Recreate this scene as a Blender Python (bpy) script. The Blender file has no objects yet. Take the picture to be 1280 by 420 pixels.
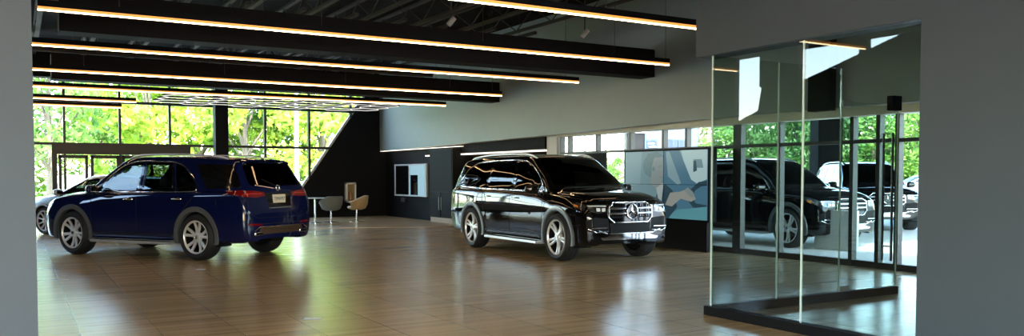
import bpy, bmesh, math, random
import numpy as np
from mathutils import Vector, Matrix
from mathutils.bvhtree import BVHTree
from mathutils.geometry import delaunay_2d_cdt

random.seed(7)
SC = bpy.context.scene
COL = SC.collection
PI = math.pi
R = math.radians

# ------------------------------------------------------------------ materials
MATS = {}
def mat(name, base=(.5, .5, .5), rough=.5, metal=0., coat=0., emit=None, estr=0., spec=.5, noise=None, bump=None, coat_rough=.03):
    if name in MATS: return MATS[name]
    m = bpy.data.materials.new(name); m.use_nodes = True
    nt = m.node_tree; b = nt.nodes['Principled BSDF']
    b.inputs['Base Color'].default_value = (*base, 1)
    b.inputs['Roughness'].default_value = rough
    b.inputs['Metallic'].default_value = metal
    b.inputs['Coat Weight'].default_value = coat
    b.inputs['Coat Roughness'].default_value = coat_rough
    b.inputs['Specular IOR Level'].default_value = spec
    if emit:
        b.inputs['Emission Color'].default_value = (*emit, 1)
        b.inputs['Emission Strength'].default_value = estr
    tc = nt.nodes.new('ShaderNodeTexCoord')
    nz = nt.nodes.new('ShaderNodeTexNoise'); nz.inputs['Scale'].default_value = (noise or (3, .06))[0]
    nz.inputs['Detail'].default_value = 4
    nt.links.new(tc.outputs['Object'], nz.inputs['Vector'])
    if not (emit and estr > 0):
        amt = (noise or (3, .06))[1]
        mx = nt.nodes.new('ShaderNodeMix'); mx.data_type = 'RGBA'
        mx.inputs['A'].default_value = (*[c * (1 - amt) for c in base], 1)
        mx.inputs['B'].default_value = (*[min(1, c * (1 + amt)) for c in base], 1)
        nt.links.new(nz.outputs['Fac'], mx.inputs['Factor'])
        nt.links.new(mx.outputs['Result'], b.inputs['Base Color'])
    if bump:
        n2 = nt.nodes.new('ShaderNodeTexNoise'); n2.inputs['Scale'].default_value = bump[0]
        nt.links.new(tc.outputs['Object'], n2.inputs['Vector'])
        bp = nt.nodes.new('ShaderNodeBump'); bp.inputs['Strength'].default_value = bump[1]
        bp.inputs['Distance'].default_value = .01
        nt.links.new(n2.outputs['Fac'], bp.inputs['Height'])
        nt.links.new(bp.outputs['Normal'], b.inputs['Normal'])
    MATS[name] = m
    return m

def glass_mat(name, tint=(1, 1, 1), ior=1.5, rough=0., boost=1.):
    """thin pane: fresnel mix of a see-through tint and a mirror reflection"""
    if name in MATS: return MATS[name]
    m = bpy.data.materials.new(name); m.use_nodes = True
    nt = m.node_tree; nt.nodes.clear()
    out = nt.nodes.new('ShaderNodeOutputMaterial')
    mix = nt.nodes.new('ShaderNodeMixShader')
    tr = nt.nodes.new('ShaderNodeBsdfTransparent'); tr.inputs['Color'].default_value = (*tint, 1)
    gl = nt.nodes.new('ShaderNodeBsdfGlossy'); gl.inputs['Roughness'].default_value = rough
    lw = nt.nodes.new('ShaderNodeLayerWeight'); lw.inputs['Blend'].default_value = .5      # facing term, the same from both sides of the pane
    pw = nt.nodes.new('ShaderNodeMath'); pw.operation = 'POWER'; pw.inputs[1].default_value = 5
    f0 = min(.9, ((ior - 1) / (ior + 1))**2 * boost)
    mu = nt.nodes.new('ShaderNodeMath'); mu.operation = 'MULTIPLY_ADD'; mu.inputs[1].default_value = (1 - f0) * min(1, boost); mu.inputs[2].default_value = f0; mu.use_clamp = True
    nt.links.new(lw.outputs['Facing'], pw.inputs[0]); nt.links.new(pw.outputs[0], mu.inputs[0])
    nt.links.new(mu.outputs[0], mix.inputs['Fac'])
    nt.links.new(tr.outputs[0], mix.inputs[1]); nt.links.new(gl.outputs[0], mix.inputs[2])
    nt.links.new(mix.outputs[0], out.inputs['Surface'])
    MATS[name] = m
    return m

# ------------------------------------------------------------------ objects
def link(o, parent=None):
    COL.objects.link(o)
    if parent: o.parent = parent
    return o

def tag(o, label=None, cat=None, group=None, kind=None):
    if label: o['label'] = label
    if cat: o['category'] = cat
    if group: o['group'] = group
    if kind: o['kind'] = kind
    return o

def empty(name, loc=(0, 0, 0), rz=0, **k):
    o = bpy.data.objects.new(name, None); o.empty_display_size = .2
    o.location = loc; o.rotation_euler = (0, 0, rz)
    link(o); return tag(o, **k)

class MB:
    """collects shapes, builds ONE mesh object"""
    def __init__(s): s.v = []; s.f = []; s.m = []; s.mi = 0
    def add(s, vs, fs):
        n = len(s.v); s.v += [tuple(p) for p in vs]
        for f in fs: s.f.append(tuple(i + n for i in f)); s.m.append(s.mi)
        return s
    def box(s, a, b, M=None, bev=0.):
        x0, y0, z0 = a; x1, y1, z1 = b
        if x0 > x1: x0, x1 = x1, x0
        if y0 > y1: y0, y1 = y1, y0
        if z0 > z1: z0, z1 = z1, z0
        if bev > 0:
            bm = bmesh.new(); bmesh.ops.create_cube(bm, size=1)
            for v in bm.verts: v.co = Vector(((x0 + x1) / 2 + v.co.x * (x1 - x0), (y0 + y1) / 2 + v.co.y * (y1 - y0), (z0 + z1) / 2 + v.co.z * (z1 - z0)))
            bmesh.ops.bevel(bm, geom=bm.edges[:], offset=min(bev, .49 * min(x1 - x0, y1 - y0, z1 - z0)), segments=3, profile=.5, affect='EDGES')
            vs = [v.co.copy() for v in bm.verts]; fs = [[v.index for v in f.verts] for f in bm.faces]; bm.free()
        else:
            vs = [Vector(p) for p in ((x0, y0, z0), (x1, y0, z0), (x1, y1, z0), (x0, y1, z0), (x0, y0, z1), (x1, y0, z1), (x1, y1, z1), (x0, y1, z1))]
            fs = [(0, 3, 2, 1), (4, 5, 6, 7), (0, 1, 5, 4), (1, 2, 6, 5), (2, 3, 7, 6), (3, 0, 4, 7)]
        if M is not None: vs = [M @ Vector(v) for v in vs]
        return s.add(vs, fs)
    def tube(s, pts, r, n=8, cap=True, closed=False, flat=1.):
        pts = [Vector(p) for p in pts]; L = len(pts)
        rr = r if isinstance(r, (list, tuple)) else [r] * L
        rings = []; up = None
        for i, p in enumerate(pts):
            if closed: d = pts[(i + 1) % L] - pts[i - 1]
            else: d = pts[min(i + 1, L - 1)] - pts[max(i - 1, 0)]
            if d.length < 1e-9: d = Vector((0, 0, 1))
            d.normalize()
            if up is None:
                up = Vector((0, 0, 1)) if abs(d.z) < .9 else Vector((1, 0, 0))
            a = (up - d * up.dot(d))
            if a.length < 1e-5: a = d.orthogonal()
            a.normalize(); up = a; b = d.cross(a)
            rings.append([p + (a * math.cos(t) + b * math.sin(t) * flat) * rr[i] for t in [2 * PI * k / n for k in range(n)]])
        vs = [v for g in rings for v in g]; fs = []
        for i in range(L if closed else L - 1):
            j = (i + 1) % L
            for k in range(n):
                k2 = (k + 1) % n
                fs.append((i * n + k, i * n + k2, j * n + k2, j * n + k))
        if cap and not closed:
            fs.append(tuple(range(n - 1, -1, -1))); fs.append(tuple((L - 1) * n + k for k in range(n)))
        return s.add(vs, fs)
    def lathe(s, prof, n=32, M=None, cap0=False, cap1=False):
        """prof: (r, z) pairs round the z axis"""
        vs = []; fs = []; L = len(prof)
        for r, z in prof:
            for k in range(n):
                t = 2 * PI * k / n; vs.append(Vector((r * math.cos(t), r * math.sin(t), z)))
        for i in range(L - 1):
            for k in range(n):
                k2 = (k + 1) % n; fs.append((i * n + k, i * n + k2, (i + 1) * n + k2, (i + 1) * n + k))
        if cap0: fs.append(tuple(range(n - 1, -1, -1)))
        if cap1: fs.append(tuple((L - 1) * n + k for k in range(n)))
        if M is not None: vs = [M @ v for v in vs]
        return s.add(vs, fs)
    def prism(s, poly, ax, lo, hi):
        """poly of 2-D points extruded along axis ax ('x','y','z') from lo to hi"""
        def m3(p, w):
            return {'x': (w, p[0], p[1]), 'y': (p[0], w, p[1]), 'z': (p[0], p[1], w)}[ax]
        n = len(poly); vs = [m3(p, lo) for p in poly] + [m3(p, hi) for p in poly]
        fs = [tuple(range(n)), tuple(range(2 * n - 1, n - 1, -1))]
        for i in range(n): fs.append((i, (i + 1) % n, n + (i + 1) % n, n + i))
        return s.add(vs, fs)
    def build(s, name, m, parent=None, smooth=None, mats=None):
        me = bpy.data.meshes.new(name)
        me.from_pydata([tuple(v) for v in s.v], [], s.f)
        for mm in (mats or [m]): me.materials.append(mm)
        if mats: me.polygons.foreach_set('material_index', s.m)
        bm = bmesh.new(); bm.from_mesh(me)
        bmesh.ops.recalc_face_normals(bm, faces=bm.faces)
        bm.to_mesh(me); bm.free()
        if smooth is not None:
            me.polygons.foreach_set('use_smooth', [True] * len(me.polygons))
            me.set_sharp_from_angle(angle=R(smooth))
        me.update()
        o = bpy.data.objects.new(name, me); link(o, parent)
        return o

def children(o): return [c for c in bpy.data.objects if c.parent == o]
def copy_tree(o, parent=None, swap=None):
    c = o.copy(); COL.objects.link(c); c.parent = parent
    if swap and c.type == 'MESH':
        for sl in c.material_slots:
            if sl.material and sl.material.name in swap:
                t = swap[sl.material.name]; sl.link = 'OBJECT'; sl.material = t
    for ch in list(KIDS.get(o.name, [])) or children(o): copy_tree(ch, c, swap)
    return c
KIDS = {}
# ------------------------------------------------------------------ cars
def pchip(x, y, q):
    x = np.array(x, float); y = np.array(y, float); h = np.diff(x); d = np.diff(y) / h
    m = np.zeros_like(y)
    for i in range(1, len(x) - 1):
        if d[i - 1] * d[i] > 0:
            w1 = 2 * h[i] + h[i - 1]; w2 = h[i] + 2 * h[i - 1]
            m[i] = (w1 + w2) / (w1 / d[i - 1] + w2 / d[i])
    m[0] = d[0]; m[-1] = d[-1]
    k = np.clip(np.searchsorted(x, q) - 1, 0, len(h) - 1)
    t = (q - x[k]) / h[k]
    return ((2*t**3-3*t**2+1)*y[k] + (t**3-2*t**2+t)*h[k]*m[k] + (-2*t**3+3*t**2)*y[k+1] + (t**3-t**2)*h[k]*m[k+1])

def catmull(P, sub):
    P = [np.array(p, float) for p in P]; out = []
    Q = [2 * P[0] - P[1]] + P + [2 * P[-1] - P[-2]]
    Q[-1] = np.array([-P[-2][0], P[-2][1]])          # symmetric across the centre line
    for i in range(1, len(Q) - 2):
        p0, p1, p2, p3 = Q[i-1], Q[i], Q[i+1], Q[i+2]
        t0 = 0; t1 = t0 + max(1e-4, np.linalg.norm(p1-p0))**.5; t2 = t1 + max(1e-4, np.linalg.norm(p2-p1))**.5; t3 = t2 + max(1e-4, np.linalg.norm(p3-p2))**.5
        for k in range(sub):
            t = t1 + (t2 - t1) * k / sub
            A1 = (t1-t)/(t1-t0)*p0+(t-t0)/(t1-t0)*p1; A2 = (t2-t)/(t2-t1)*p1+(t-t1)/(t2-t1)*p2; A3 = (t3-t)/(t3-t2)*p2+(t-t2)/(t3-t2)*p3
            B1 = (t2-t)/(t2-t0)*A1+(t-t0)/(t2-t0)*A2; B2 = (t3-t)/(t3-t1)*A2+(t-t1)/(t3-t1)*A3
            out.append((t2-t)/(t2-t1)*B1+(t-t1)/(t2-t1)*B2)
    out.append(P[-1]); return out

def rounded(poly, r, n=4):
    """round the corners of a 2-D polygon"""
    out = []; L = len(poly)
    rs = r if isinstance(r, (list, tuple)) else [r] * L
    for i in range(L):
        a, b, c = Vector(poly[i-1]), Vector(poly[i]), Vector(poly[(i+1) % L])
        d1 = a - b; d2 = c - b; q = min(rs[i], d1.length * .45, d2.length * .45)
        p = b + d1.normalized() * q; s = b + d2.normalized() * q
        for k in range(n + 1):
            t = k / n; out.append(tuple((p * (1-t)**2 + b * 2*t*(1-t) + s * t**2)))
    return out

def resample(poly, step, closed=True):
    out = []; L = len(poly)
    for i in range(L if closed else L - 1):
        a = Vector(poly[i]); b = Vector(poly[(i+1) % L]); n = max(1, int(math.ceil((b-a).length / step)))
        for k in range(n): out.append(tuple(a.lerp(b, k / n)))
    if not closed: out.append(tuple(poly[-1]))
    return out

def area2(p): return sum(p[i-1][0]*p[i][1]-p[i][0]*p[i-1][1] for i in range(len(p))) / 2
def inset(poly, d):
    if area2(poly) < 0: poly = poly[::-1]
    out = []; L = len(poly)
    for i in range(L):
        a, b, c = Vector(poly[i-1]), Vector(poly[i]), Vector(poly[(i+1) % L])
        e1 = (b-a); e2 = (c-b)
        if e1.length < 1e-6 or e2.length < 1e-6: out.append(tuple(b)); continue
        e1.normalize(); e2.normalize()
        n1 = Vector((-e1.y, e1.x)); n2 = Vector((-e2.y, e2.x)); nn = n1 + n2
        if nn.length < 1e-4: nn = n1
        nn.normalize(); out.append(tuple(b + nn * d / max(.5, nn.dot(n1))))
    return out
def inside(p, poly):
    x, y = p; c = False; L = len(poly)
    for i in range(L):
        x1, y1 = poly[i]; x2, y2 = poly[i-1]
        if (y1 > y) != (y2 > y) and x < (x2-x1)*(y-y1)/(y2-y1)+x1: c = not c
    return c

class Body:
    """lofted car shell plus projection of details onto it"""
    def __init__(s, st, creases=()):
        st = np.array(st, float); X = st[:, 0]
        lo, hi = X[0], X[-1]
        xs = list(np.arange(lo, hi, .03)); xs = [x for x in xs if lo + .15 < x < hi - .12]
        xs = list(lo + .15 * (np.linspace(0, 1, 15)**1.5)) + xs + list(hi - .12 * (np.linspace(1, 0, 14)**1.5))
        xs = np.array(sorted(set(np.round(xs, 4))))
        C = [pchip(X, st[:, j], xs) for j in range(1, 10)]
        s.rings = []
        for i, x in enumerate(xs):
            z0, ws, zm, wm, zb, wb, zr, wr, zt = [c[i] for c in C]
            wg = wb - min(.05, .35 * max(0, wb - wr)); zg = zb + min(.03, .4 * max(0, zr - zb))
            low = zm - z0
            P = [(max(.02, ws - .14), z0), (ws - .01, z0 + .03), (ws * .35 + wm * .65 + .0, z0 + low * .42), (wm, zm - low * .10), (wm - .006, zm + (zb - zm) * .45), (wb, zb), (wg, zg),
                 ((wg + wr) / 2 + .012, (zg + zr) / 2), (wr, zr), (wr * .86, zr + .52 * (zt - zr)), (wr * .5, zr + .87 * (zt - zr)), (0, zt)]
            s.rings.append([(float(p[0]), float(p[1])) for p in catmull(P, 5)])
        s.xs = xs
        n = len(s.rings[0]); V = []; F = []
        N = 2 * n - 1
        for x, rg in zip(xs, s.rings):
            full = [(y, z) for y, z in rg] + [(-y, z) for y, z in rg[-2::-1]]
            V += [(float(x), y, z) for y, z in full]
        L = len(xs)
        for i in range(L - 1):
            for k in range(N - 1):
                F.append((i*N+k, i*N+k+1, (i+1)*N+k+1, (i+1)*N+k))
        # caps
        for i, sg, bul in ((0, -1, .03), (L - 1, 1, .05)):
            base = list(range(i*N, i*N + n)); prev = base; K = 12
            hw = max(p[0] for p in s.rings[i])
            last = list(range(i*N + N - 1, i*N + n - 2, -1))
            for q in range(1, 2 * K + 1):
                if q == 2 * K: cur = last
                else:
                    f = 1 - q / K; cur = []
                    for j in range(n):
                        y, z = s.rings[i][j]; yy = y * f
                        if j == n - 1: cur.append(base[-1]); continue
                        V.append((float(xs[i]) + sg * bul * (1 - (yy / max(hw, .1))**2) * min(1, 1.0 - (y/hw)**2 * f * f + .0), yy, z)); cur.append(len(V) - 1)
                for j in range(n - 1):
                    fc = (prev[j], prev[j+1], cur[j+1], cur[j])
                    fc = tuple(dict.fromkeys(fc))
                    if len(fc) >= 3: F.append(fc)
                prev = cur
        s.V = V; s.F = F
        s.bvh = BVHTree.FromPolygons([Vector(v) for v in V], F)
        s.dead = set()
    def hit(s, plane, a, b, sg=1):
        if plane == 'side': o = Vector((a, 3 * sg, b)); d = Vector((0, -sg, 0))
        elif plane == 'front': o = Vector((5, a, b)); d = Vector((-1, 0, 0))
        elif plane == 'rear': o = Vector((-5, a, b)); d = Vector((1, 0, 0))
        else: o = Vector((a, b, 4)); d = Vector((0, 0, -1))
        h, nrm, i, dist = s.bvh.ray_cast(o, d)
        if h is None: return None, None
        if nrm.dot(d) > 0: nrm = -nrm
        return h, nrm
    def hole(s, plane, poly, sg=1):
        for k, f in enumerate(s.F):
            c = sum((Vector(s.V[i]) for i in f), Vector()) / len(f)
            if plane == 'side':
                if c.y * sg < .3: continue
                p = (c.x, c.z)
            else:
                if plane == 'front' and c.x < 0 or plane == 'rear' and c.x > 0: continue
                p = (c.y, c.z)
            if inside(p, poly):
                h, nn = s.hit(plane, p[0], p[1], sg)
                if h is not None and (h - c).length < .12: s.dead.add(k)
    def arch(s, xw, zw, Rr):
        moved = {}
        for k, f in enumerate(s.F):
            ins = [i for i in f if abs(s.V[i][1]) > .45 and math.hypot(s.V[i][0]-xw, s.V[i][2]-zw) < Rr]
            if ins:
                s.dead.add(k)
                for i in f:
                    if i not in ins: moved[i] = 1
        for i in moved:
            x, y, z = s.V[i]; d = math.hypot(x-xw, z-zw)
            if d < Rr + .05 and abs(y) > .45: s.V[i] = (xw + (x-xw)*Rr/d, y, zw + (z-zw)*Rr/d)
    def mesh(s, name, m, parent):
        mb = MB(); mb.add(s.V, [f for k, f in enumerate(s.F) if k not in s.dead])
        return mb.build(name, m, parent, smooth=50)
    def decal(s, name, plane, poly, m, parent, sg=1, off=.004, thick=.015, step=.04, mb=None):
        poly = resample(poly, step)
        if area2(poly) < 0: poly = poly[::-1]
        xs = [p[0] for p in poly]; ys = [p[1] for p in poly]; ip = inset(poly, step * .45); pts = list(poly)
        a = min(xs)
        while a < max(xs):
            b = min(ys)
            while b < max(ys):
                if inside((a, b), ip): pts.append((a, b))
                b += step
            a += step
        n = len(poly)
        try:
            r = delaunay_2d_cdt([Vector(p) for p in pts], [], [list(range(n))], 1, 1e-5)
        except Exception: return None
        vs2, fs = r[0], [tuple(f) for f in r[2]]
        top = []; bot = []; last = None
        for p in vs2:
            h, nn = s.hit(plane, p[0], p[1], sg)
            if h is None:
                q = min(((Vector(p) - Vector((pp[0], pp[1]))).length, pp) for pp in [(x_*.97+sum(xs)/len(xs)*.03, y_*.97+sum(ys)/len(ys)*.03) for x_, y_ in poly])[1]
                h, nn = s.hit(plane, q[0], q[1], sg)
                if h is None: h = last[0]; nn = last[1]
            last = (h, nn)
            top.append(h + nn * off); bot.append(h + nn * (off - thick))
        N = len(top); cnt = {}
        for f in fs:
            for i in range(len(f)):
                e = (f[i], f[(i+1) % len(f)]); cnt[e] = 1
        fs2 = list(fs) + [tuple(i + N for i in f[::-1]) for f in fs]
        for (a, b) in list(cnt):
            if (b, a) not in cnt: fs2.append((b, a, a + N, b + N))
        own = mb is None
        if own: mb = MB()
        mb.add(top + bot, fs2)
        if own: return mb.build(name, m, parent, smooth=40)
    def path(s, plane, pts, sg=1, off=.004, step=.04, closed=False):
        out = []
        for p in resample(pts, step, closed):
            h, nn = s.hit(plane, p[0], p[1], sg)
            if h is not None: out.append(h + nn * off)
        return out
    def trim(s, name, plane, pts, r, m, parent, sg=1, off=.004, step=.04, closed=False, flat=1., mb=None):
        own = mb is None
        if own: mb = MB()
        pp = s.path(plane, pts, sg, off, step, closed)
        if len(pp) > 1: mb.tube(pp, r, n=6, closed=closed, flat=flat)
        if own: return mb.build(name, m, parent, smooth=60)
    def ring(s, name, plane, poly, w, m, parent, sg=1, off=.003, step=.04, mb=None):
        poly = resample(poly, step)
        if area2(poly) < 0: poly = poly[::-1]
        q = inset(poly, w); own = mb is None
        if own: mb = MB()
        vs = []; bad = False
        for P_ in (poly, q):
            for p in P_:
                h, nn = s.hit(plane, p[0], p[1], sg)
                if h is None: h = vs[-1] if vs else Vector((0, 0, 1)); nn = Vector((0, 0, 0))
                vs.append(h + nn * off)
        n = len(poly)
        back = [v.copy() for v in vs]
        mb.add(vs, [(i, (i+1) % n, n + (i+1) % n, n + i) for i in range(n)])
        if own: return mb.build(name, m, parent, smooth=40)

def star_emblem(rad, th=.012):
    """three pointed star in a ring, in the y-z plane facing +x"""
    mb = MB()
    mb.tube([(0, rad * math.cos(t), rad * math.sin(t)) for t in [2*PI*k/36 for k in range(36)]], th * .75, n=8, closed=True)
    for k in range(3):
        a = PI/2 + 2*PI*k/3
        tip = Vector((0, rad * math.cos(a), rad * math.sin(a)))
        l = Vector((0, math.cos(a + PI/3), math.sin(a + PI/3))) * rad * .16; r_ = Vector((0, math.cos(a - PI/3), math.sin(a - PI/3))) * rad * .16
        c = Vector((th * .9, 0, 0)); cb = Vector((-th * .3, 0, 0))
        mb.add([tip, l, r_, c, cb], [(0, 1, 3), (0, 3, 2), (0, 4, 1), (0, 2, 4), (1, 4, 3), (2, 3, 4)])
    return mb

def wheel_set(spec, root, positions, M):
    """each wheel: tyre part with rim, brake disc and centre cap"""
    tr, rr, tw = spec['tyre_r'], spec['rim_r'], spec['tyre_w']
    proto = None
    for (x, y) in positions:
        sg = 1 if y > 0 else -1
        if proto is None:
            t = MB()
            hw = tw / 2
            prof = [(rr - .005, -hw + .01), (rr + .01, -hw), (rr + .03, -hw - .006), ((rr + tr) / 2, -hw - .014), (tr - .035, -hw - .004), (tr - .012, -hw + .018), (tr - .003, -hw + .045)]
            for g in (-.5, 0, .5):
                c = g * hw * .9; prof += [(tr, c - .012), (tr, c - .006), (tr - .008, c - .005), (tr - .008, c + .005), (tr, c + .006), (tr, c + .012)]
            prof += [(tr - .003, hw - .045), (tr - .012, hw - .018), (tr - .035, hw + .004), ((rr + tr) / 2, hw + .014), (rr + .03, hw + .006), (rr + .01, hw), (rr - .005, hw - .01)]
            MX = Matrix.Rotation(-PI / 2, 4, 'X')          # lathe axis z -> y  (outer face at +y)
            t.lathe(prof, 56, MX)
            ty = t.build('wheel', M['tyre'], None, smooth=35)
            rim = MB(); hw2 = hw - .005
            rim.lathe([(rr + .004, hw2 + .006), (rr - .006, hw2 + .012), (rr - .018, hw2 + .002), (rr - .026, hw2 - .02)], 56, MX)
            rim.lathe([(.0, hw2 - .012), (.03, hw2 - .012), (.068, hw2 - .018), (.08, hw2 - .035), (.082, hw2 - .08)], 32, MX)
            ns = spec['spokes']; pair = spec.get('pair', False)
            for k in range(ns):
                if pair:
                    base = 2*PI*(k // 2)/(ns // 2); dl = (1 if k % 2 else -1); a0 = base + dl * spec.get('pa', .14); a1 = base + dl * spec.get('pb', .17)
                else: a0 = a1 = 2*PI*k/ns
                w0, w1 = spec.get('sw', (.03, .045))
                if pair: p0 = Vector((math.cos(a0), 0, math.sin(a0))) * .06
                else: p0 = Vector((math.cos(a0), 0, math.sin(a0))) * .055
                p1 = Vector((math.cos(a1), 0, math.sin(a1))) * (rr - .012)
                d = (p1 - p0).normalized(); sd = Vector((d.z, 0, -d.x))
                secs = []
                for q in range(6):
                    f = q / 5; c = p0.lerp(p1, f); w = (w0 * (1-f) + w1 * f) / 2
                    yo = hw2 - .022 + .018 * f**1.5 - .018 * math.sin(PI * f); dep = .045 - .02 * f
                    secs.append([c - sd * w + Vector((0, yo - .006, 0)), c - sd * w * .55 + Vector((0, yo, 0)), c + sd * w * .55 + Vector((0, yo, 0)), c + sd * w + Vector((0, yo - .006, 0)), c + sd * w * .8 + Vector((0, yo - dep, 0)), c - sd * w * .8 + Vector((0, yo - dep, 0))])
                vs = [v for g in secs for v in g]; fs = []
                for q in range(5):
                    for j in range(6): fs.append((q*6+j, q*6+(j+1) % 6, (q+1)*6+(j+1) % 6, (q+1)*6+j))
                rim.add(vs, fs)
            for k in range(5):
                a = 2*PI*k/5 + .3
                rim.lathe([(.0, hw2 - .006), (.009, hw2 - .006), (.011, hw2 - .03)], 8, Matrix.Translation((math.cos(a)*.052, 0, math.sin(a)*.052)) @ MX)
            ro = rim.build('rim', M['rim'], ty, smooth=35)
            bd = MB(); bd.lathe([(.0, .0), (.165, .0), (.17, -.008), (.17, -.022), (.0, -.022)], 40, MX)
            bd.box((-.19, -.03, -.06), (-.09, .02, .06), bev=.01)
            bd.build('brake_disc', M['disc'], ty, smooth=35)
            inn = MB(); inn.lathe([(.0, -hw2 + .02), (rr - .03, -hw2 + .02), (rr - .026, hw2 - .02)], 48, MX)
            inn.build('inner_drum', M['black'], ty)
            cp = star_emblem(.026, .004)
            cp.v = [(-v[1], hw2 - .006 + v[0], v[2]) for v in cp.v]
            cp.lathe([(.0, hw2 - .008), (.032, hw2 - .008), (.034, hw2 - .014)], 20, MX)
            cp.build('centre_cap', M['chrome'], ty, smooth=35)
            proto = ty; first = True
        if first: o = proto; first = False; o.parent = root
        else: o = copy_tree(proto, root)
        o.location = (x, y, tr - .004)
        o.rotation_euler = (0, .25 * x, 0 if sg > 0 else PI)
        if spec.get('steer') and x > 0: o.rotation_euler[2] += spec['steer']

def car_mats(paint, clad=(.03, .032, .035), arch=(.11, .12, .13)):
    return dict(paint=paint, tyre=mat('tyre_rubber', (.012, .012, .013), .62, noise=(20, .3)), rim=mat('rim_silver', (.80, .81, .83), .30, .35, coat=.5),
                disc=mat('disc_steel', (.10, .10, .10), .4, 1.), black=mat('black_plastic', (.006, .006, .007), .6, spec=.15), gloss=mat('gloss_black', (.004, .004, .005), .08, coat=.5),
                chrome=mat('chrome', (.82, .83, .85), .07, 1.), alu=mat('brushed_aluminium', (.74, .76, .78), .30, .55), clad=mat('grey_cladding', clad, .38),
                arch=mat('satin_arch', arch, .3, coat=.4), red=mat('red_lens', (.22, .004, .006), .06, coat=1.), redlit=mat('red_lens_bright', (.6, .03, .03), .1, coat=1.),
                white=mat('white_lens', (.75, .77, .8), .12, coat=1.), amber=mat('amber_lens', (.8, .22, .02), .12, coat=1.), lamp=mat('lamp_housing', (.1, .105, .115), .12, .6, coat=1.),
                bronze=mat('bronze_trim', (.22, .15, .10), .3, .8), seat=mat('seat_leather', (.035, .032, .03), .45), glass=glass_mat('car_glass', (.66, .74, .72), 1.5), tint=glass_mat('privacy_glass', (.05, .055, .06), 1.5), wind=glass_mat('windscreen_glass', (.30, .34, .33), 1.5),
                seam=mat('panel_gap', (.003, .003, .003), .7), plate=mat('plate_white', (.8, .78, .66), .4), platetext=mat('plate_blue_text', (.05, .06, .12), .5))

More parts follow.
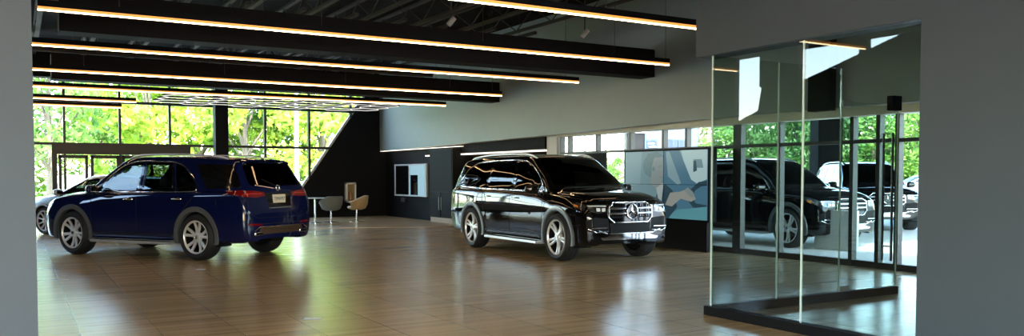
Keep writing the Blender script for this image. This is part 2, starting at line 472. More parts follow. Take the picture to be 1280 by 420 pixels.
def make_car(sp, paint, name, label, cat='car'):
    M = car_mats(paint)
    root = empty(name); tag(root, label, cat)
    B = Body(sp['st'])
    zw = sp['tyre_r'] - .004; Rr = sp['arch_r']; xf, xr = sp['wb'] / 2, -sp['wb'] / 2
    det = sp.get('detail', 2)
    # ---- windows
    wins = sp['win']
    for nm, poly, gm in wins:
        poly = rounded(poly, .05)
        hp = inset(poly, .035)
        for sg in (1, -1):
            B.hole('side', hp, sg)
    for key, pl in (('windscreen', 'front'), ('rear_window', 'rear')):
        if key in sp: B.hole(pl, inset(rounded(sp[key], .06), .04))
    for xw in (xf, xr): B.arch(xw, zw, Rr)
    B.mesh('body', M['paint'], root)
    for nm, poly, gm in wins:
        poly = rounded(poly, .05)
        for sg in (1, -1):
            w = B.ring('window_frame', 'side', inset(poly, -.012), .055, M['gloss'], root, sg, off=.003)
            B.decal('window_glass', 'side', inset(poly, .0), M[gm], w, sg, off=.006, thick=.004, step=.08)
    if 'windscreen' in sp:
        p = rounded(sp['windscreen'], .06)
        w = B.ring('windscreen_frame', 'front', inset(p, -.01), .06, M['gloss'], root, off=.003)
        B.decal('windscreen', 'front', p, M['wind'], w, off=.006, thick=.004, step=.08)
    if 'rear_window' in sp:
        p = rounded(sp['rear_window'], .06)
        w = B.ring('rear_window_frame', 'rear', inset(p, -.01), .06, M['gloss'], root, off=.003)
        B.decal('rear_window', 'rear', p, M[sp.get('rear_glass', 'tint')], w, off=.006, thick=.004, step=.08)
    for nm, poly in sp.get('wrap', []):               # opaque dark glass over the rear pillar
        for sg in (1, -1): B.decal('quarter_glass', 'side', rounded(poly, .03), M['gloss'], root, sg, off=.005, step=.05)
    # ---- chrome line round the side windows
    for pts in sp.get('chrome', []):
        pts = rounded(pts[:-1], .12); pts.append(pts[0])
        for sg in (1, -1): B.trim('window_trim', 'side', pts, sp.get('chrome_r', .010), M['chrome'], root, sg, off=.006, step=.05)
    # ---- wheel housings, sills and floor pan
    for xw in (xf, xr):
        for sg in (1, -1):
            a = MB(); n = 26
            rows = []
            for k in range(n + 1):
                t = R(-28) + (PI + R(56)) * k / n
                row = []
                for (rad, off, fix) in ((Rr - .012, None, .10), (Rr - .012, .012, 0), (Rr + .012, .024, 0), (Rr + sp.get('archw', .065), .020, 0), (Rr + sp.get('archw', .065) + .006, -.004, 0)):
                    x = xw + rad * math.cos(t); z = zw + rad * math.sin(t)
                    if z < sp['st_sill'] - .02: z = sp['st_sill'] - .02
                    h, nn = B.hit('side', x, max(z, sp['st_sill'] + .07), sg)
                    y = abs(h.y) if h is not None else .9
                    if h is None or y < .7: y = (rows[-1][0][1] if rows else .9)
                    if off is None: row.append((x, y - fix, z)); continue
                    row.append((x, y + off, z))
                rows.append(row)
            vs = [(x, y * sg, z) for row in rows for x, y, z in row]
            fs = [(i*5+j, i*5+j+1, (i+1)*5+j+1, (i+1)*5+j) for i in range(n) for j in range(4)]
            a.add(vs, fs); a.build('wheel_arch', M['arch'] if sp.get('arch_trim', True) else M['paint'], root, smooth=50)
            l = MB(); n = 20; vs = []
            for k in range(n + 1):
                t = R(-22) + (PI + R(44)) * k / n
                for y in (.90, .52): vs.append((xw + (Rr - .015) * math.cos(t), y * sg, max(.2, zw + (Rr - .015) * math.sin(t))))
            fs = [(2*i, 2*i+1, 2*i+3, 2*i+2) for i in range(n)] + [tuple(2*i+1 for i in range(n + 1))]
            l.add(vs, fs); l.build('wheel_well', M['black'], root)
    u = MB(); u.box((xr + Rr + .02, -.72, sp['st_sill'] - .0), (xf - Rr - .02, .72, sp['st_sill'] + .12)); u.box((xf - Rr - .05, -.5, .30), (sp['st'][-1][0] - .12, .5, .45)); u.box((sp['st'][0][0] + .12, -.5, .34), (xr + Rr + .05, .5, .45))
    u.box((xr - .06, -.6, zw - .06), (xr + .06, .6, zw + .06)); u.box((xf - .06, -.6, zw - .06), (xf + .06, .6, zw + .06))
    u.build('underbody', M['black'], root)
    # ---- door seams and handles
    for pts in sp['seams']:
        for sg in (1, -1): B.trim('panel_gap', 'side', pts, .0045, M['seam'], root, sg, off=.0005, step=.05)
    for pts in sp.get('seams_rear', []): B.trim('panel_gap', 'rear', pts, .0045, M['seam'], root, off=.0005, step=.05)
    for (hx, hz) in sp['handles']:
        for sg in (1, -1):
            h0, nn = B.hit('side', hx, hz, sg)
            if h0 is None: continue
            g = MB(); y = h0.y
            pts = [(hx + .11, y - .004*sg, hz), (hx + .085, y + .028*sg, hz + .001), (hx, y + .036*sg, hz + .003), (hx - .085, y + .030*sg, hz + .004), (hx - .11, y - .004*sg, hz + .004)]
            g.tube(pts, [.008, .013, .014, .013, .008], n=8, flat=.7)
            hd = g.build('door_handle', M['chrome'] if det > 1 else M['paint'], root, smooth=60)
            if det > 1: B.decal('handle_recess', 'side', rounded([(hx - .09, hz - .03), (hx + .09, hz - .03), (hx + .09, hz + .02), (hx - .09, hz + .025)], .03), M['gloss'], hd, sg, off=.001, thick=.004)
    # ---- mirrors
    mx, mz = sp['mirror']
    for sg in (1, -1):
        h0, nn = B.hit('side', mx, mz - .03, sg); y = abs(h0.y)
        g = MB(); g.box((-.065, -.12, -.08), (.075, .12, .08), bev=.055)
        g.v = [(v[0] * (1.15 if v[0] > 0 else .8) * (1 - .25 * max(0, v[1]) / .12), v[1], v[2] * (1 - .22 * max(0, v[1]) / .12)) for v in g.v]
        g.v = [(mx + v[0] - .03 * v[1] / .12, (y + .165 + v[1]) * sg, mz + .055 + v[2]) for v in g.v]
        mo = g.build('mirror', M['paint'], root, smooth=50)
        g = MB(); g.tube([(mx, (y - .05) * sg, mz - .055), (mx, (y + .10) * sg, mz + .0)], [.04, .028], n=8); g.build('mirror_foot', M['gloss'], mo, smooth=50)
        g = MB(); g.box((mx - .083, (y + .075) * sg, mz + .0), (mx - .078, (y + .25) * sg, mz + .105), bev=.002); g.build('mirror_glass', M['chrome'], mo)
        if det > 1:
            g = MB(); g.box((mx + .03, (y + .20) * sg, mz + .055), (mx + .045, (y + .275) * sg, mz + .067), bev=.004); g.build('turn_signal', M['amber'], mo)
    # ---- roof rails
    if 'rails' in sp:
        x0, x1 = sp['rails']
        for sg in (1, -1):
            pts = []
            for k in range(25):
                f = k / 24; x = x0 + (x1 - x0) * f
                h0, nn = B.hit('top', x, sp['rail_y'] * sg * (1 - .03 * abs(2*f - 1)))
                lift = .045 * min(1, math.sin(PI * min(max(f, .0), 1))**.35 * 1.05) if 0 < f < 1 else 0
                pts.append(h0 + Vector((0, 0, lift - .004)))
            g = MB(); g.tube(pts, .018, n=8, flat=.75); g.build('roof_rail', M['alu'], root, smooth=60)
    # ---- running boards
    if 'board' in sp:
        x0, x1 = sp['board']; zb = sp['st_sill'] - .045
        for sg in (1, -1):
            g = MB(); g.prism([(.80, zb), (1.0, zb - .006), (1.03, zb + .006), (1.03, zb + .044), (.80, zb + .05)], 'x', x0, x1)
            g.v = [(v[0] - (.05 if v[0] > 0 else -.05) * (1 if v[1] > .95 else 0), v[1] * sg, v[2]) for v in g.v]
            bo = g.build('running_board', M['alu'], root, smooth=40)
            g = MB(); g.box((x0 + .1, .90 * sg, zb + .043), (x1 - .1, .985 * sg, zb + .0475))
            for k in range(26):
                x = x0 + .12 + (x1 - x0 - .24) * k / 25; g.box((x - .014, .90 * sg, zb + .045), (x + .014, .985 * sg, zb + .0505))
            g.build('tread_strip', M['black'], bo)
            g = MB(); g.box((xr + Rr, .80 * sg, zb + .05), (xf - Rr, .89 * sg, zb + .075)); g.build('sill_trim', M['alu'], bo)
    if 'clad' in sp:
        for sg in (1, -1): B.decal('sill_cladding', 'side', sp['clad'], M['clad'], root, sg, off=.008, thick=.02, step=.08)
    # ---- cabin
    g = MB(); sx = sp['seats']
    g.box((sx[-1] - .45, -.7, sp['st_sill'] + .1), (sx[0] + 1.0, .7, sp['st_sill'] + .16)); g.build('cabin_floor', M['seat'], root)
    for i, x in enumerate(sx):
        for sg in (1, -1):
            g = MB(); g.box((x - .25, sg*.4 - .24, .52), (x + .27, sg*.4 + .24, .72), bev=.05)
            Mt = Matrix.Translation((x - .25, sg * .4, .66)) @ Matrix.Rotation(R(-14), 4, 'Y')
            g.box((-.09, -.23, 0), (.07, .23, .58), Mt, bev=.05); g.box((-.06, -.13, .63), (.05, .13, .80), Mt, bev=.04); g.box((-.02, -.05, .55), (.0, .05, .66), Mt)
            kk = sp.get('seat_k', .95); g.v = [(v[0], v[1], .25 + (v[2] - .25) * kk) for v in g.v]
            g.build('car_seat', M['seat'], root, smooth=50)
    g = MB(); dx = sp['dash']; g.box((dx - .12, -.68, .72), (dx + .42, .68, sp.get('dash_z', 1.06)), bev=.08); g.build('dashboard', M['seat'], root, smooth=50)
    g = MB(); Mt = Matrix.Translation((dx - .28, .4, sp.get('dash_z', 1.06) - .04)) @ Matrix.Rotation(R(65), 4, 'Y')
    g.tube([Mt @ Vector((.185*math.cos(t), .185*math.sin(t), 0)) for t in [2*PI*k/28 for k in range(28)]], .014, closed=True)
    for a in (0, PI, -PI/2 + PI): g.tube([Mt @ Vector((0, 0, -.01)), Mt @ Vector((.18*math.cos(a + PI/2), .18*math.sin(a + PI/2), 0))], .015)
    g.tube([Mt @ Vector((0, 0, -.03)), Mt @ Vector((0, 0, -.25))], .03); g.build('steering_wheel', M['black'], root, smooth=50)
    # ---- lamps and fascia
    for (nm, pl, poly, mk, sides, off) in sp['parts']:
        par = root
        for sg in sides:
            q = poly if pl == 'side' else [(a * sg, b) for a, b in poly]
            B.decal(nm, pl, rounded(q, sp.get('pr', .015)), M[mk], par, sg, off=off, thick=.02, step=.035)
    for (nm, pl, pts, r_, mk, sides, closed) in sp.get('lines', []):
        for sg in sides:
            q = pts if pl == 'side' else [(a * sg, b) for a, b in pts]
            B.trim(nm, pl, q, r_, M[mk], root, sg, off=r_ * .6 + .004, step=.03, closed=closed)
    if 'stars' in sp:
        for (x_, z_, rad, sg) in sp['stars']:
            h0, nn = B.hit('front' if sg > 0 else 'rear', 0, z_)
            g = star_emblem(rad, max(.008, rad * .11)); g.v = [(h0.x + sg * (.03 if sg > 0 else .018) + v[0] * sg, v[1], z_ + v[2]) for v in g.v]
            e = g.build('star_emblem', M['chrome'], root, smooth=40)
            if sg > 0:
                g = MB(); g.lathe([(0, 0), (rad * 1.02, 0), (rad * 1.02, .012), (0, .012)], 36, Matrix.Translation((h0.x + .008, 0, z_)) @ Matrix.Rotation(PI/2, 4, 'Y')); g.build('emblem_backing', M['gloss'], e, smooth=40)
    wheel_set(sp, root, [(xf, sp['track']), (xf, -sp['track']), (xr, sp['track']), (xr, -sp['track'])], M)
    if 'extra' in sp: sp['extra'](B, M, root)
    return root

B2 = (1, -1); C1 = (1,)
def gle_extra(B, M, root):
    # spoiler
    g = MB(); vs = []
    n = 16
    for k in range(n + 1):
        y = -.62 + 1.24 * k / n
        h0, nn = B.hit('top', -2.16, y); z = h0.z
        e = .10 * (1 - (abs(y) / .62)**3 * .5)
        vs += [(-2.08, y, z + .012), (-2.16 - e * 1.6, y, z - .010), (-2.17 - e * 1.6, y, z - .03), (-2.2, y, z - .07)]
    g.add(vs, [(i*4+j, i*4+j+1, (i+1)*4+j+1, (i+1)*4+j) for i in range(n) for j in range(3)] + [(0, 1, 2, 3), (n*4+3, n*4+2, n*4+1, n*4)])
    g.build('roof_spoiler', M['paint'], root, smooth=40)
    g = MB(); h0, nn = B.hit('rear', 0, .99); xx = h0.x - .012
    g.box((xx, -.17, .93), (xx + .03, .17, 1.075), bev=.004)
    p = g.build('licence_plate', M['plate'], root)
    c = bpy.data.curves.new('plate_text', 'FONT'); c.body = 'TMW97'; c.size = .085; c.extrude = .001; c.align_x = 'CENTER'; c.align_y = 'CENTER'
    to = bpy.data.objects.new('tmp', c); me = bpy.data.meshes.new_from_object(to); bpy.data.objects.remove(to)
    me.materials.append(M['platetext']); o = bpy.data.objects.new('plate_characters', me); link(o, p)
    o.matrix_local = Matrix.Translation((xx - .002, 0, 1.0)) @ Matrix.Rotation(-PI/2, 4, 'Z') @ Matrix.Rotation(PI/2, 4, 'X')
    g = MB(); g.tube([(-2.5, -.02, 1.20), (-2.44, .18, 1.27), (-2.41, .33, 1.33)], .009); g.build('rear_wiper', M['black'], root)
    for sg in B2:
        g = MB(); g.box((-2.585, sg*.50, .41), (-2.50, sg*.72, .475), bev=.02); e = g.build('exhaust_tip', M['chrome'], root, smooth=40)
        g = MB(); g.box((-2.588, sg*.52, .422), (-2.58, sg*.70, .463), bev=.003); g.build('exhaust_opening', M['black'], e)
def gls_extra(B, M, root):
    # grille louvres
    for z in (.80, .88):
        for sg in B2:
            g = MB(); pts = []
            for k in range(8):
                y = (.13 + .31 * k / 7) * sg; h0, nn = B.hit('front', y, z); pts.append((h0.x + .022, y, z))
            g.tube(pts, .019, n=8, flat=.8); g.build('grille_louvre', M['chrome'], root, smooth=60)
    g = MB(); h0, nn = B.hit('front', 0, .83); g.box((h0.x - .06, -.42, .73), (h0.x - .0, .42, .745))
    for k in range(19):
        y = -.42 + .84 * k / 18; h0, nn = B.hit('front', y, .83)
        if abs(y) < .1: continue
        g.box((h0.x + .0, y - .004, .74), (h0.x + .012, y + .004, .94))
    g.build('grille_slats', M['black'], root)
    for sg in B2:
        pts = []
        for k in range(10):
            y = (.50 + .30 * k / 9) * sg; h0, nn = B.hit('front', y, .575)
            if h0 is not None: pts.append((h0.x + .018, y, .575))
        g = MB(); g.tube(pts, .012, n=8); g.build('intake_blade', M['chrome'], root, smooth=60)
GLE = dict(
    st=[(-2.56,.36,.68,.58,.74,.70,.74,.75,.70,.78), (-2.53,.31,.78,.62,.86,.80,.86,.86,.80,.90), (-2.48,.32,.86,.65,.92,.98,.90,1.10,.80,1.16), (-2.40,.30,.90,.70,.945,1.06,.925,1.24,.78,1.30),
        (-2.28,.29,.92,.72,.955,1.09,.93,1.42,.74,1.50), (-2.16,.29,.94,.75,.967,1.10,.935,1.60,.685,1.675), (-2.0,.29,.95,.77,.975,1.105,.938,1.635,.672,1.70), (-1.5,.29,.955,.78,.98,1.10,.938,1.665,.678,1.725),
        (-.9,.29,.935,.78,.962,1.095,.92,1.685,.688,1.742), (0,.29,.93,.78,.955,1.085,.912,1.69,.69,1.745), (.3,.29,.93,.78,.955,1.08,.908,1.665,.688,1.722), (.6,.29,.93,.78,.955,1.07,.906,1.52,.722,1.60),
        (.9,.29,.935,.77,.96,1.062,.906,1.33,.775,1.405), (1.15,.29,.945,.77,.968,1.052,.906,1.15,.832,1.225), (1.3,.29,.955,.76,.975,1.04,.905,1.09,.815,1.15), (1.7,.29,.95,.75,.972,1.012,.90,1.06,.78,1.115),
        (2.0,.28,.93,.72,.955,.98,.875,1.02,.745,1.075), (2.2,.28,.88,.66,.91,.93,.82,.97,.70,1.02), (2.3,.30,.80,.62,.85,.87,.75,.92,.65,.97), (2.36,.34,.66,.58,.72,.79,.66,.84,.58,.89)],
    wb=2.995, tyre_r=.385, rim_r=.272, tyre_w=.275, arch_r=.435, track=.835, st_sill=.29, spokes=10, pair=True, pa=.10, pb=.24, sw=(.040, .052), clad=[(-1.0,.30),(-1.0,.40),(1.0,.40),(1.0,.30)],
    win=[('f', [(.98,1.118),(.72,1.33),(.42,1.525),(.15,1.60),(-.08,1.615),(-.06,1.125)], 'glass'), ('r', [(-.15,1.125),(-.17,1.615),(-.80,1.60),(-.93,1.135)], 'glass'), ('q', [(-.99,1.135),(-.87,1.595),(-1.06,1.53),(-1.30,1.34),(-1.45,1.14)], 'tint')],
    windscreen=[(-.74,1.20),(.74,1.20),(.64,1.64),(-.64,1.64)], rear_window=[(-.67,1.235),(.67,1.235),(.60,1.585),(-.60,1.585)], wrap=[('q', [(-1.66,1.17),(-1.34,1.578),(-2.08,1.57),(-2.25,1.42),(-2.38,1.20)])],
    chrome=[[(1.0,1.10),(.73,1.355),(.42,1.552),(.15,1.625),(-.1,1.64),(-.8,1.622),(-1.08,1.55),(-1.34,1.355),(-1.49,1.125),(-.9,1.112),(0,1.105),(1.0,1.10)]],
    seams=[[(1.02,1.10),(1.03,.8),(.98,.42)], [(-.10,1.10),(-.10,.42)], [(-1.50,1.12),(-1.38,.98),(-1.22,.83),(-1.10,.62),(-1.02,.42)], [(-1.0,.42),(1.0,.42)], [(1.05,1.075),(1.6,1.04),(2.1,.99)]],
    seams_rear=[[(-.80,1.14),(-.84,.78),(-.62,.70),(.62,.70),(.84,.78),(.80,1.14)], [(-.88,.62),(-.5,.60),(.5,.60),(.88,.62)]],
    handles=[(.10,.985), (-1.06,1.0)], mirror=(.86,1.10), rails=(.35,-1.95), rail_y=.655, board=(-.98,1.02), seats=(.15,-.85), dash=.78,
    parts=[('tail_light', 'rear', [(.36,1.055),(.60,1.03),(.885,1.05),(.895,1.15),(.55,1.135),(.38,1.115)], 'red', B2, .006), ('tail_light_strip', 'rear', [(.45,1.085),(.82,1.085),(.82,1.10),(.45,1.10)], 'redlit', B2, .010),
           ('side_tail_light', 'side', [(-2.475,1.055),(-2.20,1.09),(-2.13,1.12),(-2.42,1.155)], 'red', B2, .006),
           ('bumper_reflector', 'rear', [(.52,.575),(.84,.585),(.84,.615),(.52,.605)], 'red', B2, .006), ('rear_skid_plate', 'rear', [(-.60,.43),(.60,.43),(.56,.54),(-.56,.54)], 'bronze', C1, .008),
           ('plate_recess', 'rear', [(-.30,.88),(.30,.88),(.34,1.10),(-.34,1.10)], 'gloss', C1, .002), ('tailgate_strip', 'rear', [(-.30,.845),(.30,.845),(.30,.862),(-.30,.862)], 'chrome', C1, .010),
           ('grille', 'front', [(-.42,.62),(.42,.62),(.46,.88),(-.46,.88)], 'gloss', C1, .006), ('headlight', 'front', [(.52,.80),(.80,.82),(.80,.90),(.54,.90)], 'lamp', B2, .008), ('side_headlight', 'side', [(2.28,.82),(2.02,.90),(2.05,.93),(2.28,.89)], 'lamp', B2, .006),
           ('lower_intake', 'front', [(-.55,.46),(.55,.46),(.6,.58),(-.6,.58)], 'black', C1, .006), ('fuel_flap', 'side', [(-1.95,.88),(-1.78,.88),(-1.78,1.02),(-1.95,1.02)], 'paint', C1, .002)],
    lines=[('grille_frame', 'front', [(-.42,.62),(.42,.62),(.46,.88),(-.46,.88)], .012, 'chrome', C1, True), ('skid_trim', 'rear', [(-.72,.49),(-.60,.55),(.60,.55),(.72,.49)], .010, 'chrome', C1, False)],
    stars=[(0, .76, .09, 1), (0, 1.185, .045, -1)], extra=gle_extra)
GLS = dict(
    st=[(-2.77,.36,.68,.60,.76,.74,.76,.80,.70,.84), (-2.74,.31,.80,.64,.88,.90,.87,.98,.80,1.02), (-2.69,.32,.87,.68,.93,1.05,.91,1.20,.79,1.25), (-2.62,.30,.90,.72,.95,1.10,.925,1.36,.765,1.42), (-2.52,.29,.92,.74,.96,1.115,.93,1.56,.71,1.63),
        (-2.42,.29,.94,.76,.97,1.12,.935,1.665,.682,1.725), (-2.0,.29,.955,.78,.98,1.125,.94,1.71,.688,1.77), (-1.55,.29,.96,.78,.985,1.13,.94,1.728,.694,1.785), (-1.0,.29,.94,.78,.965,1.13,.922,1.738,.70,1.793), (0,.29,.93,.78,.958,1.115,.915,1.738,.70,1.793), (.4,.29,.93,.78,.958,1.11,.912,1.70,.698,1.757),
        (.7,.29,.93,.78,.958,1.10,.91,1.54,.733,1.622), (1.0,.29,.94,.78,.963,1.09,.91,1.36,.782,1.44), (1.22,.29,.95,.78,.97,1.08,.91,1.19,.835,1.265), (1.4,.29,.958,.77,.98,1.07,.91,1.13,.815,1.195), (1.8,.29,.955,.77,.975,1.05,.905,1.10,.785,1.158),
        (2.1,.28,.93,.75,.955,1.02,.88,1.065,.755,1.122), (2.28,.27,.89,.72,.915,.975,.835,1.02,.72,1.075), (2.38,.28,.83,.68,.86,.92,.78,.965,.68,1.02), (2.44,.31,.73,.64,.78,.85,.71,.90,.63,.955)],
    wb=3.25, tyre_r=.395, rim_r=.29, tyre_w=.285, arch_r=.445, track=.845, st_sill=.29, spokes=10, pair=True, pa=.17, pb=.15, sw=(.036, .046), clad=[(-1.05,.30),(-1.05,.40),(1.05,.40),(1.05,.30)],
    win=[('f', [(1.06,1.15),(.78,1.38),(.5,1.56),(.22,1.645),(-.05,1.66),(-.03,1.158)], 'tint'), ('r', [(-.13,1.16),(-.15,1.662),(-.98,1.655),(-1.12,1.17)], 'tint'), ('q', [(-1.2,1.17),(-1.06,1.652),(-1.75,1.62),(-2.10,1.50),(-2.40,1.21)], 'tint')],
    windscreen=[(-.75,1.235),(.75,1.235),(.65,1.685),(-.65,1.685)], rear_window=[(-.68,1.26),(.68,1.26),(.61,1.62),(-.61,1.62)],
    chrome=[[(1.09,1.135),(.79,1.405),(.5,1.588),(.22,1.67),(-.1,1.688),(-.98,1.682),(-1.75,1.648),(-2.14,1.53),(-2.45,1.19),(-1.1,1.148),(0,1.14),(1.09,1.135)]],
    seams=[[(1.1,1.13),(1.12,.8),(1.06,.42)], [(-.08,1.13),(-.08,.42)], [(-1.17,1.15),(-1.2,.98),(-1.16,.83),(-1.12,.6),(-1.07,.42)], [(-1.05,.42),(1.05,.42)], [(1.12,1.10),(1.7,1.075),(2.2,1.02)], [(2.28,.62),(2.05,.60)]],
    seams_rear=[[(-.82,1.14),(-.86,.78),(-.62,.70),(.62,.70),(.86,.78),(.82,1.14)]],
    handles=[(.14,1.01), (-.98,1.02)], mirror=(.95,1.12), rails=(.45,-2.2), rail_y=.665, board=(-1.02,1.06), seats=(.25,-.75,-1.6), dash=.88, rear_glass='tint',
    parts=[('tail_light', 'rear', [(.50,1.04),(.90,1.04),(.90,1.16),(.52,1.14)], 'red', B2, .006), ('plate_recess', 'rear', [(-.30,.88),(.30,.88),(.34,1.08),(-.34,1.08)], 'gloss', C1, .002),
           ('grille', 'front', [(-.36,.665),(.36,.665),(.455,.74),(.445,.90),(.36,.955),(-.36,.955),(-.445,.90),(-.455,.74)], 'gloss', C1, .004),
           ('headlight', 'front', [(.505,.82),(.66,.80),(.80,.835),(.845,.93),(.66,.945),(.515,.93)], 'lamp', B2, .006),
           ('headlight_lens', 'front', [(.535,.835),(.60,.83),(.60,.885),(.535,.89)], 'white', B2, .016), ('headlight_projector', 'front', [(.635,.835),(.70,.835),(.70,.885),(.635,.885)], 'white', B2, .018),
           ('running_light', 'front', [(.52,.905),(.82,.91),(.825,.925),(.52,.922)], 'white', B2, .014), ('side_headlight', 'side', [(2.33,.85),(2.13,.905),(2.07,.965),(2.12,.975),(2.33,.935)], 'lamp', B2, .006), ('amber_marker', 'side', [(2.22,.885),(2.13,.91),(2.10,.945),(2.20,.925)], 'amber', B2, .012),
           ('side_intake', 'front', [(.44,.50),(.72,.48),(.86,.53),(.87,.69),(.74,.74),(.47,.715)], 'black', B2, .004), ('lower_intake', 'front', [(-.42,.485),(.42,.485),(.44,.645),(-.44,.645)], 'black', C1, .004),
           ('front_skid_plate', 'front', [(-.58,.375),(.58,.375),(.62,.41),(.50,.425),(.40,.46),(-.40,.46),(-.50,.425),(-.62,.41)], 'chrome', C1, .012), ('fuel_flap', 'side', [(-2.05,.90),(-1.88,.90),(-1.88,1.04),(-2.05,1.04)], 'paint', C1, .002)],
    lines=[('grille_frame', 'front', [(-.36,.655),(.36,.655),(.465,.735),(.455,.905),(.36,.965),(-.36,.965),(-.455,.905),(-.465,.735)], .013, 'chrome', C1, True),
           ('intake_trim', 'front', [(.46,.52),(.70,.50),(.84,.56)], .008, 'chrome', B2, False), ('skid_trim', 'front', [(-.66,.53),(-.48,.475),(.48,.475),(.66,.53)], .012, 'chrome', C1, False), ('bonnet_edge_trim', 'front', [(-.6,1.0),(0,1.015),(.6,1.0)], .004, 'seam', C1, False)],
    stars=[(0, .825, .115, 1), (0, 1.19, .045, -1)], extra=gls_extra)
SEDAN = dict(
    st=[(-2.42,.40,.6,.55,.68,.68,.66,.73,.58,.76), (-2.36,.32,.76,.58,.82,.86,.78,.93,.66,.97), (-2.2,.26,.84,.62,.88,.94,.83,1.0,.70,1.04), (-1.9,.24,.88,.64,.91,.95,.86,1.04,.70,1.09), (-1.6,.24,.89,.64,.915,.95,.86,1.14,.66,1.20), (-1.1,.24,.88,.64,.91,.95,.87,1.32,.58,1.37),
        (-.3,.24,.88,.62,.91,.94,.87,1.38,.57,1.44), (.2,.24,.88,.62,.91,.93,.87,1.35,.575,1.42), (.7,.24,.88,.62,.91,.92,.87,1.15,.66,1.23), (1.05,.24,.89,.62,.915,.91,.865,.99,.76,1.06), (1.2,.24,.895,.61,.92,.90,.86,.94,.78,1.0), (1.7,.24,.89,.60,.91,.84,.84,.88,.74,.93),
        (2.1,.26,.84,.56,.87,.76,.78,.80,.68,.85), (2.28,.3,.72,.52,.76,.68,.68,.71,.6,.75), (2.36,.36,.58,.48,.62,.60,.56,.63,.5,.66)],
    wb=2.87, tyre_r=.33, rim_r=.245, tyre_w=.235, arch_r=.375, archw=.03, arch_trim=False, track=.79, st_sill=.24, spokes=10, sw=(.03, .04), detail=1,
    win=[('f', [(.97,.965),(.62,1.14),(.3,1.27),(0,1.315),(-.15,1.32),(-.15,.975)], 'glass'), ('r', [(-.22,.975),(-.22,1.32),(-.8,1.295),(-1.15,1.2),(-1.38,1.0)], 'glass')],
    windscreen=[(-.66,1.05),(.66,1.05),(.54,1.34),(-.54,1.34)], rear_window=[(-.6,1.12),(.6,1.12),(.52,1.32),(-.52,1.32)], rear_glass='wind',
    chrome=[[(1.0,.955),(.62,1.155),(.3,1.29),(0,1.335),(-.8,1.315),(-1.17,1.215),(-1.42,.985),(0,.96),(1.0,.955)]], chrome_r=.007,
    seams=[[(1.0,.95),(1.02,.7),(.95,.36)], [(-.18,.96),(-.18,.36)], [(-1.40,.96),(-1.2,.75),(-1.0,.4)]], handles=[(.0,.86), (-.98,.88)], mirror=(.80,.95), seats=(.0,-.72), seat_k=.72, dash=.68, dash_z=.95,
    parts=[('tail_light', 'rear', [(.42,.80),(.76,.82),(.76,.92),(.44,.90)], 'red', B2, .006), ('headlight', 'front', [(.40,.58),(.62,.60),(.66,.70),(.44,.69)], 'white', B2, .006), ('side_headlight', 'side', [(2.24,.60),(1.98,.68),(2.0,.73),(2.22,.69)], 'white', B2, .005), ('grille', 'front', [(-.34,.48),(.34,.48),(.36,.64),(-.36,.64)], 'gloss', C1, .006), ('lower_intake', 'front', [(-.5,.38),(.5,.38),(.46,.44),(-.46,.44)], 'black', C1, .006)],
    stars=[])
# ------------------------------------------------------------------ camera
F, HZ, CH = 1040., 219., 1.48
YAW = math.atan2(.512, .859)                     # the view turns right of +Y
PITCH = .0385
cam = bpy.data.cameras.new('camera'); camo = bpy.data.objects.new('camera', cam); COL.objects.link(camo)
camo.location = (0, 0, CH); camo.rotation_euler = (PI/2 - PITCH, 0, -YAW)
cam.sensor_width = 36; cam.lens = F / 1280 * 36
PY = HZ + F * math.tan(PITCH)
cam.shift_y = (PY - 210) / 1280; cam.clip_end = 600; cam.clip_start = .05
SC.camera = camo
_v = Vector((math.sin(YAW) * math.cos(PITCH), math.cos(YAW) * math.cos(PITCH), -math.sin(PITCH)))
_r = Vector((math.cos(YAW), -math.sin(YAW), 0)); _u = _r.cross(_v)
C0 = Vector((0, 0, CH))
def ray(px, py): return _v + _r * (px - 640) / F + _u * (PY - py) / F
def on(axis, val, px, py):
    d = ray(px, py); return C0 + d * ((val - C0[axis]) / d[axis])
def atd(px, t, z=0.):                            # a ground position at distance t along the column px
    d = ray(px, HZ); d.z = 0; return Vector((d.x * t, d.y * t, z))

